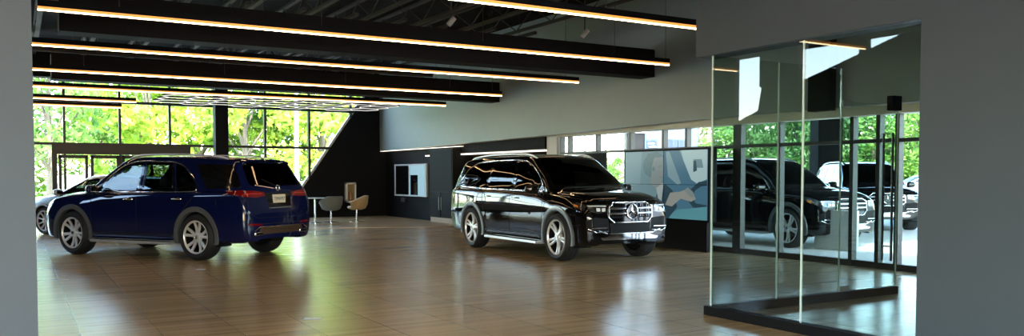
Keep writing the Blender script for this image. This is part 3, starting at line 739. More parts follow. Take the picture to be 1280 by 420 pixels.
# ------------------------------------------------------------------ materials of the place
def floor_mat():
    m = bpy.data.materials.new('porcelain_tiles'); m.use_nodes = True; nt = m.node_tree; b = nt.nodes['Principled BSDF']
    tc = nt.nodes.new('ShaderNodeTexCoord'); mp = nt.nodes.new('ShaderNodeMapping'); mp.inputs['Rotation'].default_value = (0, 0, PI/2); mp.inputs['Location'].default_value = (.0, .16, 0)
    nt.links.new(tc.outputs['Object'], mp.inputs['Vector'])
    br = nt.nodes.new('ShaderNodeTexBrick'); br.inputs['Scale'].default_value = 1; br.inputs['Brick Width'].default_value = 1.3; br.inputs['Row Height'].default_value = .65
    br.inputs['Mortar Size'].default_value = .004; br.inputs['Mortar Smooth'].default_value = .1; br.offset = .5
    br.inputs['Color1'].default_value = (.50, .35, .185, 1); br.inputs['Color2'].default_value = (.43, .30, .155, 1); br.inputs['Mortar'].default_value = (.10, .075, .05, 1)
    nt.links.new(mp.outputs[0], br.inputs['Vector'])
    ns = nt.nodes.new('ShaderNodeTexNoise'); ns.inputs['Scale'].default_value = 1; ns.inputs['Detail'].default_value = 6
    m2 = nt.nodes.new('ShaderNodeMapping'); m2.inputs['Scale'].default_value = (.35, 9, 1); nt.links.new(tc.outputs['Object'], m2.inputs['Vector']); nt.links.new(m2.outputs[0], ns.inputs['Vector'])
    rp = nt.nodes.new('ShaderNodeMapRange'); rp.inputs['From Min'].default_value = .3; rp.inputs['From Max'].default_value = .7; rp.inputs['To Min'].default_value = .72; rp.inputs['To Max'].default_value = 1.25
    nt.links.new(ns.outputs['Fac'], rp.inputs['Value'])
    mx = nt.nodes.new('ShaderNodeMix'); mx.data_type = 'RGBA'; mx.blend_type = 'MULTIPLY'; mx.inputs['Factor'].default_value = 1
    nt.links.new(br.outputs['Color'], mx.inputs['A']); nt.links.new(rp.outputs[0], mx.inputs['B']); nt.links.new(mx.outputs['Result'], b.inputs['Base Color'])
    r2 = nt.nodes.new('ShaderNodeMapRange'); r2.inputs['To Min'].default_value = .19; r2.inputs['To Max'].default_value = .28; nt.links.new(ns.outputs['Fac'], r2.inputs['Value'])
    nt.links.new(r2.outputs[0], b.inputs['Roughness']); b.inputs['Specular IOR Level'].default_value = .85
    bp = nt.nodes.new('ShaderNodeBump'); bp.inputs['Strength'].default_value = .25; bp.inputs['Distance'].default_value = .004; bp.invert = True
    nt.links.new(br.outputs['Fac'], bp.inputs['Height']); nt.links.new(bp.outputs[0], b.inputs['Normal'])
    return m
M_floor = floor_mat()
M_grey = mat('painted_wall_grey', (.056, .071, .084), .6, bump=(60, .05))
M_left = mat('painted_wall_blue_grey', (.040, .051, .064), .6, bump=(60, .05))
M_bulk = mat('bulkhead_grey', (.34, .41, .42), .5, bump=(60, .04))
M_dark = mat('charcoal_wall', (.007, .008, .010), .65, spec=.15)
M_ceil = mat('dark_ceiling', (.010, .009, .008), .9, spec=.1)
M_beam = mat('dark_beam', (.009, .008, .008), .7, spec=.15)
M_steel = mat('painted_steel', (.075, .068, .062), .6, spec=.2)
M_frame = mat('window_frame_black', (.012, .012, .013), .4)
M_glass = glass_mat('clear_glass', (.96, .98, .975), 1.45, boost=.12)
M_vest = glass_mat('vestibule_glass', (.84, .90, .885), 1.55, boost=1.25)
M_edge = mat('glass_edge', (.70, .84, .78), .2, coat=1.)
M_led = mat('led_strip', (1, .7, .4), .5, emit=(1, .74, .42), estr=8.5)
M_ledhalo = mat('led_halo', (1, .4, .1), .5, emit=(1, .40, .08), estr=.55)  # glowing colour that stands in for the orange halo round the LEDs
M_ledhex = mat('led_white', (1, 1, .95), .5, emit=(1, .97, .9), estr=.45)
M_white = mat('white_plaster', (.75, .74, .70), .6)
M_soffit = mat('cream_soffit', (.88, .82, .68), .6)
M_black = mat('black_plastic', (.006, .006, .007), .6, spec=.15)
M_chrome = mat('chrome', (.82, .83, .85), .07, 1.)
M_alu = mat('brushed_aluminium', (.74, .76, .78), .30, .55)

def struct(mb, name, m, parent=None, **k):
    o = mb.build(name, m, parent, **k)
    if parent is None: o['kind'] = 'structure'
    return o
def sbox(name, a, b, m, parent=None): return struct(MB().box(a, b), name, m, parent)

# ------------------------------------------------------------------ shell
XL, XR, YB, YF, ZC = -8.0, 11.75, -5.0, 28.4, 5.4
XW = 6.25
sbox('floor', (XL - .3, YB - .3, -.12), (XR + .05, YF + .15, 0), M_floor)
p = [on(2, .004, *q) for q in ((372, 286), (470, 284.5), (610, 283))]
oak = mat('tan_floor', (.46, .30, .14), .3, noise=(8, .25))  # tan tone for the floor area in the far corner
struct(MB().prism([(p[0].x, p[0].y), (p[1].x, p[1].y), (p[2].x, p[2].y), (11.5, p[2].y), (11.5, 28.3), (p[0].x - .5, 28.3)], 'z', .0, .012), 'floor_tan', oak)
al = MB(); al.prism([(XR + .051, 17.35), (14.15, 21.05), (14.15, 24.2), (XR + .051, 24.2)], 'z', -.12, 0); struct(al, 'floor_alcove', M_floor)
sbox('ceiling', (XL - .3, YB - .3, ZC), (12.4, YF + .3, ZC + .25), M_ceil)
# --- left foreground wall
pe = on(1, 4.6, 47.6, 400)
sbox('wall_left', (XL, 4.6, 0), (pe.x, 4.9, ZC), M_left)
# --- right foreground wall with the opening
y0 = on(0, XW, 1148, 219).y; ye = on(0, XW, 870, 60).y; zh = on(0, XW, 1151, 22).z
zh2 = on(0, XW, 870, 72).z
w = MB(); w.box((XW, YB, 0), (XW + .28, y0, ZC))
w.prism([(y0, zh), (ye, zh2), (ye, ZC), (y0, ZC)], 'x', XW, XW + .28)
struct(w, 'wall_right', M_grey)
# --- bulkhead over the right storefront, its lower edge rises towards the camera
XB = 11.35
pts = [on(0, XB, 475, 189), on(0, XB, 701, 167.5), on(0, XB, 880, 148.8), on(0, XB, 1018, 136), on(0, XB, 1146, 127)]
bz = [(q.y, q.z) for q in pts]; bz[0] = (YF, bz[0][1])
bz.append((YB, bz[-1][1]))
b = MB(); b.prism(bz + [(YB, ZC), (YF, ZC)], 'x', XB, XB + .12); struct(b, 'wall_bulkhead', M_bulk)
sf = MB()
for i in range(len(bz) - 1):
    (ya, za), (yb_, zb_) = bz[i], bz[i+1]
    sf.add([(XB + .12, ya, za), (XB + .12, yb_, zb_), (XR + .15, yb_, zb_), (XR + .15, ya, za), (XB + .12, ya, za + .05), (XB + .12, yb_, zb_ + .05), (XR + .15, yb_, zb_ + .05), (XR + .15, ya, za + .05)],
           [(0, 3, 2, 1), (4, 5, 6, 7), (0, 1, 5, 4), (1, 2, 6, 5), (2, 3, 7, 6), (3, 0, 4, 7)])
struct(sf, 'trim_1', M_soffit)
# pilaster on the bulkhead
ya, yb_ = on(0, XB, 1018, 110).y, on(0, XB, 1045, 110).y
sbox('trim_2', (XB - .16, yb_, 2.52), (XB, ya, ZC), M_dark)
# --- far window wall (plane Y = YF)
ZT = 4.6
mull = [on(1, YF, q, 150).x for q in (80, 149.5, 212, 278, 331, 386, 438)]
z1 = on(1, YF, 170, 129).z; z0_ = on(1, YF, 42, 179).z
bay = (mull[-1] - mull[0]) / 6
xs_ = [mull[0] - bay * k for k in range(6, 0, -1)]
xs_ = [x for x in xs_ if x > XL + .3] + mull
xs_ = [XL] + xs_ + [10.98]
dA = on(1, YF, 383, 228); dB = on(1, YF, 443, 140)
sl = (dB.z - dA.z) / (dB.x - dA.x)
diag = lambda z: dA.x + (z - dA.z) / sl          # x of the slanted edge at height z
struct(MB().prism([(diag(0), 0), (XR + .2, 0), (XR + .2, ZC), (XL, ZC), (XL, ZT), (diag(ZT), ZT)], 'y', YF, YF + .15), 'wall_far', M_dark)
doorx = (on(1, YF, 65, 219).x, on(1, YF, 238, 219).x)
def clip_x(x, z): return min(x, diag(z))
for i in range(len(xs_) - 1):
    a, b_ = xs_[i], xs_[i + 1]
    g = MB(); t = .035
    zlo = 0 if a < diag(0) else (a - dA.x) * sl + dA.z
    g.box((a - t, YF - .06, max(0, zlo)), (a + t, YF + .08, ZT))
    for z in (.04, z0_, z1, ZT - .03):
        xe = clip_x(b_, z)
        if xe > a: g.box((a, YF - .05, z - .04), (xe, YF + .07, z + .04))
    o = struct(g, 'window_%d' % (i + 1), M_frame)
    poly = [(a + t, 0), (clip_x(b_, 0), 0)] if clip_x(b_, 0) > a + t else [(a + t, max(0, zlo))]
    if b_ > diag(0) : poly += [(b_, (b_ - dA.x) * sl + dA.z)] if b_ < diag(ZT) else []
    poly += [(clip_x(b_, ZT), ZT), (a + t, ZT)]
    if len(poly) >= 3: struct(MB().prism(poly, 'y', YF + .0, YF + .012), 'window_glass', M_glass, o)
e = MB(); q0, q1 = dA.x + (0 - dA.z) / sl, diag(ZT)      # white reveal along the slanted edge
e.add([(q0, YF - .01, 0), (q1, YF - .01, ZT), (q1 - .09, YF - .01, ZT), (q0 - .09, YF - .01, 0), (q0, YF + .1, 0), (q1, YF + .1, ZT), (q1 - .09, YF + .1, ZT), (q0 - .09, YF + .1, 0)],
      [(0, 1, 2, 3), (4, 7, 6, 5), (0, 4, 5, 1), (1, 5, 6, 2), (2, 6, 7, 3), (3, 7, 4, 0)])
struct(e, 'trim_3', M_white)
cx0, cx1 = on(1, YF - .5, 270, 200).x, on(1, YF - .5, 286, 200).x
sbox('trim_4', (cx0, YF - .5, 0), (cx1, YF - .1, ZT + .1), M_dark)
# entrance doors in the far window wall
dz = on(1, YF, 100, 193).z
g = MB(); g.box((doorx[0], YF - .12, dz), (doorx[1], YF - .05, z0_ - .02)); g.box((doorx[0], YF - .12, 0), (doorx[0] + .14, YF - .05, dz)); g.box((doorx[1] - .14, YF - .12, 0), (doorx[1], YF - .05, dz))
struct(g, 'trim_5', M_frame)
dxs = [on(1, YF, q, 219).x for q in (71, 111, 150, 192)]
for i in range(3):
    g = MB(); a, b_ = dxs[i] + .05, dxs[i+1] - .02; fw = .08
    g.box((a, YF - .12, .02), (a + fw, YF - .06, dz - .02)); g.box((b_ - fw, YF - .12, .02), (b_, YF - .06, dz - .02)); g.box((a, YF - .12, dz - .12), (b_, YF - .06, dz - .02)); g.box((a, YF - .12, .02), (b_, YF - .06, .24))
    o = struct(g, 'door_%d' % (i + 1), M_frame)
    struct(MB().box((a + fw, YF - .095, .24), (b_ - fw, YF - .085, dz - .12)), 'door_glass', M_glass, o)
    struct(MB().tube([(b_ - .12, YF - .16, .8), (b_ - .12, YF - .16, 1.5)], .014), 'door_handle', M_alu, o)
# --- side wall below the bulkhead at the far end, alcove beyond
XS = 11.62
struct(MB().box((XS, 24.2, 0), (XS + .12, YF, 2.5)), 'wall_side', M_dark)
struct(MB().box((XS, 24.15, 0), (14.2, 24.25, 2.9)), 'wall_alcove_left', M_dark)
struct(MB().box((14.1, 21.0, 0), (14.2, 24.2, 2.9)), 'wall_alcove', M_dark)
struct(MB().prism([(XR + .1, 17.35), (14.15, 21.0), (14.15, 21.15), (XR + .1, 17.5)], 'z', 0, 2.9), 'wall_alcove_right', M_dark)
struct(MB().prism([(XR + .1, 17.4), (14.15, 21.1), (14.15, 24.2), (XR + .1, 24.2)], 'z', 2.62, 2.72), 'ceiling_alcove', M_dark)
hy0, hy1 = on(0, XR, 537, 180).y, on(0, XR, 687, 180).y
struct(MB().box((XR - .15, hy1, on(0, XR, 687, 186).z), (XR + .1, hy0, 2.6)), 'trim_6', M_beam)
struct(MB().box((XR - .1, on(0, XR, 700, 180).y, 0), (XR + .1, hy1 - .02, 2.6)), 'trim_7', M_white)
struct(MB().box((XR - .16, hy1, on(0, XR, 687, 189).z), (XR - .02, hy0, on(0, XR, 687, 187).z)), 'trim_8', mat('led_soft', (1, .9, .8), .5, emit=(1, .88, .75), estr=.8))
struct(MB().box((XB - .005, on(0, XB, 575, 184).y, 2.335), (XB + .12, YF - .05, 2.35)), 'trim_9', MATS['led_soft'])
# --- right storefront (plane X = XR), one window per bay
ms = [17.25] + [on(0, XR, q, 200).y for q in (713, 748, 790, 831, 860, 924, 976, 1067, 1100)] + [on(0, XR, 1124, 200).y, on(0, XR, 1160, 200).y]
YS = 6.2
ms = [m_ for m_ in ms if m_ > YS + .5] + [YS]
sbox('wall_reflection_block', (XR - .08, YB, 0), (XR + .12, YS, 2.75), M_dark)  # unseen solid stretch added to keep bright reflections off the vestibule glass
ztr = on(0, XR, 950, 182).z; zs = 2.5
for i in range(len(ms) - 1):
    a, b_ = ms[i], ms[i+1]; wd = .10 if abs(a - on(0, XR, 924, 200).y) < .01 else .035
    g = MB(); g.box((XR - .06, a - wd, 0), (XR + .06, a + wd, zs + .12))
    for z, h in ((.05, .05), (ztr, .03), (zs, .05)): g.box((XR - .05, b_, z - h), (XR + .05, a, z + h))
    o = struct(g, 'window_%d' % (i + 21), M_frame)
    struct(MB().box((XR - .006, b_ + .03, .1), (XR + .006, a - .03, zs)), 'window_glass', M_glass, o)
struct(MB().box((XR - .16, YS, 2.43), (XR + .15, 17.3, 2.565)), 'trim_10', M_soffit)
struct(MB().box((XB + .12, YB, 2.75), (XR + .2, YF, 2.85)), 'trim_11', M_dark)
pa, pb, pc = on(0, XR, 701, 200).y, on(0, XR, 762, 200).y, on(0, XR, 884, 200).y
sbox('trim_12', (XR - .13, pb, 0), (XR - .07, pa, ztr - .03), M_dark)
sbox('trim_13', (XR - .13, pc, 0), (XR - .07, pb, 1.3), M_dark)  # low dark panel added to cut bright reflections on the floor
sbox('wall_rear_right', (XW + .28, YB - .1, 0), (XR, YB + .1, ZC), M_dark)
# --- unseen walls behind and left of the camera, openings added for fill daylight
def fill_opening_wall(name, axis, pos, lo, hi, zb, zt, n):
    g = MB()
    bx = (lambda a, b_, z0, z1: g.box((a, pos - .1, z0), (b_, pos + .1, z1))) if axis == 'y' else (lambda a, b_, z0, z1: g.box((pos - .1, a, z0), (pos + .1, b_, z1)))
    bx(lo, hi, 0, zb); bx(lo, hi, zt, ZC)
    for k in range(n + 1):
        c = lo + (hi - lo) * k / n; bx(c - .06, c + .06, zb, zt)
    return struct(g, name, M_grey)
fill_opening_wall('wall_rear', 'y', YB, XL, XW, .5, 3.2, 9)
fill_opening_wall('wall_left_rear', 'x', XL, YB, 4.6, .5, 3.4, 5)
# far left side wall with a slanted clerestory
wl = MB(); XQ = XL
def quad(pts): wl.prism(pts, 'x', XQ - .1, XQ + .1)
ypt = [(17.4, 4.35), (14.0, 5.30)]
quad([(4.9, 0), (YF, 0), (YF, 3.2), (20.0, 3.2), (19.0, 3.55), (18.85, 4.3), (17.4, 4.3), (14.0, 5.28), (4.9, 5.28)])
quad([(4.9, 5.28), (14.0, 5.28), (14.0, ZC), (4.9, ZC)]); quad([(20.0, 3.2), (YF, 3.2), (YF, ZC), (20.0, ZC)])
quad([(17.4, 4.3), (18.95, 4.3), (18.95, ZC), (17.4, ZC)]); quad([(15.05, 4.95), (15.3, 4.90), (15.3, ZC), (15.05, ZC)])
struct(wl, 'wall_left_far', M_dark)

# --- beams and roof joists
tn = [20]
def trim_box(a, b, m):
    tn[0] += 1; return sbox('trim_%d' % tn[0], a, b, m)
trim_box((.56, 13.3, 3.5), (XB, 13.75, 4.06), M_beam)
trim_box((on(1, 19.7, 64, 90).x, 19.7, 3.47), (XB, 20.15, 4.0), M_beam)
trim_box((XL, 26.4, 4.2), (XB, 26.9, 4.8), M_beam)
for i in range(15):
    x = -5.6 + 1.22 * i
    if x > XB - .2: break
    g = MB(); zt_, zb_ = ZC - .06, ZC - .55
    g.box((x - .05, YB + .2, zt_ - .05), (x + .05, YF - .1, zt_)); g.box((x - .05, YB + .2, zb_), (x + .05, YF - .1, zb_ + .05))
    n = 44; L = YF - YB - .3
    for k in range(n):
        ya = YB + .2 + L * k / n; yb_ = YB + .2 + L * (k + 1) / n; up = k % 2
        g.tube([(x, ya, zb_ + .04 if up else zt_ - .04), (x, yb_, zt_ - .04 if up else zb_ + .04)], .014, n=5)
    tn[0] += 1; struct(g, 'trim_%d' % tn[0], M_steel)
for y, x0, x1, z in ((16.5, -2, 10.9, 4.55), (23.0, -2, 10.9, 4.5), (10.4, -2, 10.9, 4.6)):   # conduit and duct runs
    g = MB(); g.tube([(x0, y, z), (x1, y, z)], .06, n=10)
    for k in range(12): g.box((x0 + .5 + k * 1.05, y - .6, z + .1), (x0 + .58 + k * 1.05, y + .6, z + .16))
    tn[0] += 1; struct(g, 'trim_%d' % tn[0], M_steel, smooth=40)

# ------------------------------------------------------------------ linear pendant lights
def bar(Y, x0, x1, z, label, wires):
    t = empty('linear_pendant_light', ((x0 + x1) / 2, Y, z)); tag(t, label, 'pendant light', 'linear pendant lights')
    h = (x1 - x0) / 2
    MB().box((-h, -.03, .034), (h, .03, .115)).build('housing', M_black, t)
    MB().box((-h, -.015, -.014), (h, .015, .0)).build('diffuser', M_led, t); MB().box((-h, -.027, .0), (h, .027, .034)).build('halo_strip', M_ledhalo, t)  # orange strip above the diffuser imitates its bloom
    for wx in wires:
        if x0 < wx < x1: MB().tube([(wx - (x0 + x1) / 2, 0, .1), (wx - (x0 + x1) / 2, 0, ZC - z)], .005, n=5).build('suspension_cable', M_steel, t)
wr = [-1.5, 1.2, 3.9, 6.6, 9.3, 10.5]
bar(8.7, .8, 8.35, 3.52, 'glowing linear pendant light nearest the camera, cut by the top edge', wr)
bar(12.0, on(1, 12.0, 47, 15).x, on(1, 12., 836, 84).x, 3.55, 'long glowing linear pendant light hanging before the nearer dark beam', wr)
bar(15.3, -1.5, on(1, 15.3, 723, 103).x, 3.55, 'glowing linear pendant light between the two dark beams', wr)
bar(18.6, -1.5, on(1, 18.6, 627, 121).x, 3.52, 'glowing linear pendant light hanging before the farther dark beam', wr)
bar(21.9, -1.5, on(1, 21.9, 557, 133).x, 3.5, 'linear pendant light behind the farther beam, in front of the windows', wr)
bar(25.2, -1.5, on(1, 25.2, 170, 126).x, 3.5, 'short linear pendant light against the windows, upper of the short pair', wr)
for Y_, lb in ((5.4, 'unseen linear pendant light added overhead beside the left wall as fill'), (2.1, 'unseen linear pendant light added overhead of the camera as fill')):  # out-of-view pendants added to raise the light in the room
    bar(Y_, .3 if Y_ == 5.4 else -7, 5.9, 3.55, lb, (1.2, 3.9))
bar(27.5, -1.5, on(1, 27.5, 152, 137).x, 3.5, 'short linear pendant light against the windows, lower of the short pair', wr)

# hexagonal light grid
hx = empty('hexagon_light_grid', (7, 25.5, 3.66)); tag(hx, 'flat honeycomb light grid of thin bars hung below the ceiling near the windows', 'ceiling light')
g = MB(); g2 = MB(); rr_ = .5; seen = set()
for i in range(-9, 9):
    for j in range(-4, 4):
        cx = i * rr_ * 1.5; cy = (j + (i % 2) * .5) * rr_ * math.sqrt(3)
        if random.random() < .2 or abs(cx) > 3.9 - abs(cy) * .9 or abs(cy) > 1.6: continue
        for k in range(6):
            a = (cx + rr_ * math.cos(k*PI/3), cy + rr_ * math.sin(k*PI/3)); b_ = (cx + rr_ * math.cos((k+1)*PI/3), cy + rr_ * math.sin((k+1)*PI/3))
            key = tuple(sorted([(round(a[0], 2), round(a[1], 2)), (round(b_[0], 2), round(b_[1], 2))]))
            if key in seen: continue
            seen.add(key)
            g.tube([(a[0], a[1], .03), (b_[0], b_[1], .03)], .022, n=4); g2.tube([(a[0], a[1], .0), (b_[0], b_[1], .0)], .009, n=4)
g.build('frame', M_black, hx); g2.build('diffuser', M_ledhex, hx)
for x in (-3, 0, 3): MB().tube([(x, .2, .05), (x, .2, ZC - 3.66)], .006, n=5).build('suspension_cable', M_steel, hx)

# track spotlights
def spot(px, py, t, lab):
    d = ray(px, py); pz = C0 + d * (t / d.dot(_v)); s = empty('ceiling_spotlight', pz); tag(s, lab, 'spotlight', 'ceiling spotlights')
    Mx = Matrix.Rotation(R(35), 4, 'Y') @ Matrix.Rotation(R(20), 4, 'X')
    MB().lathe([(0, .09), (.04, .09), (.045, .08), (.045, -.08), (.035, -.08), (.03, -.06), (0, -.06)], 20, Mx).build('lamp_head', mat('spot_grey', (.55, .53, .5), .4), s, smooth=40)
    MB().tube([(0, 0, .05), (0, 0, ZC - .55 - pz.z)], .012, n=6).build('stem', M_steel, s)
    MB().box((-.1, -.04, ZC - .62 - pz.z), (.1, .04, ZC - .55 - pz.z)).build('driver_box', M_black, s)
spot(564, 27, 14.2, 'small grey spotlight under the ceiling above the longest pendant light')
spot(731, 42, 15.2, 'small grey spotlight under the ceiling at the right, near the bulkhead')

# ------------------------------------------------------------------ glass vestibule
v = empty('glass_partition', (XW + .06, 6.52, 0)); tag(v, 'frameless glass partition corner standing on a black base beside the grey wall', 'glass partition')
gy0, gy1 = y0, on(0, XW, 882, 391).y
ox, oy = XW + .06, 6.52
jy = on(0, XW + .06, 1003, 219).y
wx1, wx2, wx3 = (on(1, gy1, q, 219).x for q in (971, 1049, 1120))
bh = .095
def rel(o, mb_, name, m): 
    mb_.v = [(a - ox, b_ - oy, c) for a, b_, c in mb_.v]; return mb_.build(name, m, o)
rel(v, MB().box((XW - .0, gy0, 0), (XW + .12, gy1 + .03, bh)), 'base_rail', M_black)
rel(v, MB().box((XW + .12, gy1 - .06, 0), (wx3, gy1 + .03, bh)), 'base_rail', M_black)
ztop = zh - .01
def pane(a, b_, lab='glass_pane'):
    q = rel(v, MB().box(a, b_), lab, M_vest); return q
def edge(x, y, z0, z1):
    rel(v, MB().box((x - .007, y - .007, z0), (x + .007, y + .007, z1)), 'glass_edge', M_edge)
pane((XW + .055, gy0, bh), (XW + .067, jy - .004, ztop)); pane((XW + .055, jy + .004, bh), (XW + .067, gy1 - .02, ztop))
edge(XW + .061, gy1 - .012, bh, ztop); edge(XW + .061, jy, bh, ztop)
pane((XW + .07, gy1 - .018, bh), (wx1 - .004, gy1 - .006, ztop)); pane((wx1 + .004, gy1 - .018, bh), (wx2 - .01, gy1 - .006, ztop))
edge(wx1, gy1 - .012, bh, ztop); edge(wx2, gy1 - .012, bh, ztop)
gd = empty('glass_door', (wx2, gy1 - .012, 0)); tag(gd, 'frameless glass door with tall pull bars at the right end of the partition', 'door')
ox, oy = wx2, gy1 - .012
rel(gd, MB().box((wx2 + .01, gy1 - .018, bh + .01), (wx3, gy1 - .006, 2.35)), 'glass_pane', M_vest)
rel(gd, MB().box((wx3 - .004, gy1 - .020, bh + .01), (wx3 + .006, gy1 - .004, 2.35)), 'glass_edge', M_edge)
hxx = on(1, gy1, 1109, 219).x
for sy in (-.07, .055): rel(gd, MB().tube([(hxx, gy1 + sy, .42), (hxx, gy1 + sy, 2.0)], .016, n=10), 'pull_bar', mat('dark_steel', (.10, .10, .11), .3, 1.))
for z in (.6, 1.8): rel(gd, MB().tube([(hxx, gy1 - .07, z), (hxx, gy1 + .055, z)], .010, n=8), 'handle_bracket', M_alu)
rel(gd, MB().box((wx2, gy1 - .035, bh - .0), (wx2 + .16, gy1 + .01, bh + .07)), 'hinge_patch', M_alu)
rel(gd, MB().box((wx2, gy1 - .035, 2.29), (wx2 + .16, gy1 + .01, 2.36)), 'hinge_patch', M_alu)
rel(gd, MB().box((wx3 - .16, gy1 - .05, 2.28), (wx3 + .02, gy1 + .03, 2.46)), 'door_closer', M_black)

# ------------------------------------------------------------------ video wall
vw = 2.42; vh = 1.37
ytl = on(0, 11.3, 780.5, 188).y; vz0 = on(0, 11.3, 884, 276.5).z; vz1 = on(0, 11.3, 884, 186).z; ybr = on(0, 11.3, 884, 220).y
vw = ytl - ybr; vh = vz1 - vz0
vt = empty('video_wall', (11.3, ytl, 0)); tag(vt, 'video wall of four screens showing a driver at the wheel, beside the black car', 'video wall')
def VB(a0, a1, b0, b1, x0, x1): return MB().box((x0, -a1 * vw, vz0 + b0 * vh), (x1, -a0 * vw, vz0 + b1 * vh))
VB(-.012, 1.012, -.02, 1.02, .03, .22).build('cabinet', M_black, vt)
MB().box((.05, -vw * .98, 0), (.2, -vw * .02, vz0 - .02)).build('stand', M_black, vt)
def em(name, c, s=.22): return mat(name, tuple(q * .35 for q in c), .4, emit=c, estr=s)
scr_m = [em('scr_sky', (.20, .36, .42)), em('scr_blue', (.09, .24, .36)), em('scr_skin', (.30, .37, .38)), em('scr_light', (.55, .80, .85)), em('scr_dark', (.03, .08, .12)), em('scr_hand', (.40, .43, .40)), em('scr_turq', (.14, .42, .50)), em('scr_shirt', (.50, .60, .62)), em('scr_hair', (.15, .27, .31)), em('scr_pale', (.28, .46, .53))]
def ell(cx, cy, rx, ry, n=24, a=0): return [(cx + rx*math.cos(t)*math.cos(a) - ry*math.sin(t)*math.sin(a), cy + rx*math.cos(t)*math.sin(a) + ry*math.sin(t)*math.cos(a)) for t in [2*PI*k/n for k in range(n)]]
shapes = [(0, [(0, 0), (.5, 0), (.5, 1), (0, 1)]), (9, [(0, .45), (.2, .5), (.22, 1), (0, 1)]), (1, [(.5, 0), (1, 0), (1, 1), (.5, 1)]), (3, [(.70, 1), (.99, 1), (.99, .58), (.88, .52), (.76, .62)]), (9, [(.52, .98), (.70, 1), (.78, .55), (.66, .50), (.55, .62)]),
          (1, [(.56, 1), (.68, 1), (.84, .5), (.80, .42), (.72, .46)]), (0, [(.84, .86), (.93, .86), (.95, .74), (.86, .74)]), (4, [(.84, .84), (.87, .84), (.88, .70), (.84, .68)]), (4, [(.99, .56), (.90, .54), (.80, .42), (.78, .28), (.84, .18), (.99, .16), (.99, .22), (.87, .24), (.83, .32), (.86, .42), (.93, .48), (.99, .49)]),
          (6, [(.52, .0), (.99, .0), (.99, .20), (.80, .16), (.66, .14)]), (4, [(.16, 0), (.56, 0), (.66, .18), (.60, .42), (.52, .50), (.44, .44), (.40, .30), (.30, .30), (.20, .20)]), (7, [(.40, .50), (.50, .52), (.47, .22), (.43, .30)]), (8, ell(.36, .78, .12, .18)),
          (2, [(.34, .52), (.40, .44), (.47, .50), (.485, .60), (.505, .66), (.495, .72), (.505, .80), (.48, .92), (.40, .93), (.36, .84), (.35, .70)]), (8, [(.25, .80), (.30, .96), (.42, .985), (.49, .93), (.46, .90), (.38, .90), (.36, .80), (.33, .66), (.28, .68)]),
          (8, [(.435, .755), (.475, .765), (.475, .775), (.435, .77)]), (8, [(.455, .60), (.49, .605), (.487, .615), (.455, .612)]), (8, ell(.375, .73, .018, .035, 12)), (5, [(.52, .20), (.60, .18), (.70, .30), (.82, .26), (.87, .30), (.83, .40), (.77, .44), (.70, .40), (.58, .38)]), (2, [(.74, .42), (.78, .46), (.84, .40), (.86, .33), (.82, .32)])]
g = MB()
for i, (mi, poly) in enumerate(shapes):
    g.mi = mi; xx = .024 - i * .0006; n = len(poly)
    vs = [(xx, -min(max(a, .004), .996) * vw, vz0 + min(max(b_, .006), .994) * vh) for a, b_ in poly] + [(.027, -min(max(a, .004), .996) * vw, vz0 + min(max(b_, .006), .994) * vh) for a, b_ in poly]
    g.add(vs, [tuple(range(n)), tuple(range(2*n-1, n-1, -1))] + [(k, (k+1) % n, n + (k+1) % n, n + k) for k in range(n)])
g.build('screen_picture', None, vt, mats=scr_m)
g = MB(); g.box((.006, -vw * .502, vz0), (.012, -vw * .498, vz1)); g.box((.006, -vw, vz0 + vh * .497), (.012, 0, vz0 + vh * .503)); g.build('screen_seam', M_black, vt)

# ------------------------------------------------------------------ far corner furniture
tv0 = on(0, XS, 495.4, 205.6); tv1 = on(0, XS, 535.6, 246.5)
t = empty('wall_screen', (XS, tv0.y, tv1.z)); tag(t, 'white framed wall screen showing dark panels, mounted on the charcoal side wall', 'screen')
W_, H_ = tv0.y - tv1.y, tv0.z - tv1.z
MB().box((-.08, -W_, 0), (0, 0, H_), bev=.01).build('frame', mat('screen_frame', (.62, .66, .68), .3), t)
MB().box((-.092, -W_ * .47, H_ * .05), (-.08, -W_ * .06, H_ * .95)).build('dark_panel', mat('gloss_black', (.004, .004, .005), .08, coat=.5), t)
MB().box((-.092, -W_ * .96, H_ * .03), (-.08, -W_ * .50, H_ * .95)).build('screen_panel', em('scr_pale2', (.22, .36, .42), .6), t)
MB().box((-.098, -W_ * .76, H_ * .05), (-.092, -W_ * .54, H_ * .66)).build('dark_panel', MATS['gloss_black'], t)
q = on(0, XS, 506, 249)
k_ = MB().box((XS - .1, q.y - .22, q.z - .09), (XS, q.y + .12, q.z + .05), bev=.01).build('wall_mounted_control_box', mat('dark_grey_box', (.05, .05, .055), .3), None); tag(k_, 'small dark box mounted below the white framed wall screen', 'control box')
# lit niche frame with bottle
q0 = on(1, YF, 430.5, 228); q1 = on(1, YF, 443.5, 253)
nf = empty('wall_niche_frame', (q0.x, YF, q1.z)); tag(nf, 'upright white framed niche holding an amber extinguisher bottle on the dark wall', 'wall niche')
W2, H2 = q1.x - q0.x, q0.z - q1.z
g = MB(); 
for a, b_ in (((0, -.16, 0), (.06, 0, H2)), ((W2 - .06, -.16, 0), (W2, 0, H2)), ((0, -.16, 0), (W2, 0, .06)), ((0, -.16, H2 - .06), (W2, 0, H2))): g.box(a, b_)
g.build('frame', mat('niche_white', (.8, .78, .72), .4), nf); MB().box((.06, -.02, .06), (W2 - .06, -.004, H2 - .06)).build('back_panel', mat('niche_back', (.35, .26, .10), .5), nf)
MB().lathe([(0, 0), (.06, 0), (.06, .26), (.045, .31), (.02, .33), (.02, .38), (0, .38)], 18, Matrix.Translation((W2 / 2, -.09, .08))).build('bottle', mat('amber_bottle', (.45, .16, .02), .2, coat=1.), nf, smooth=40)

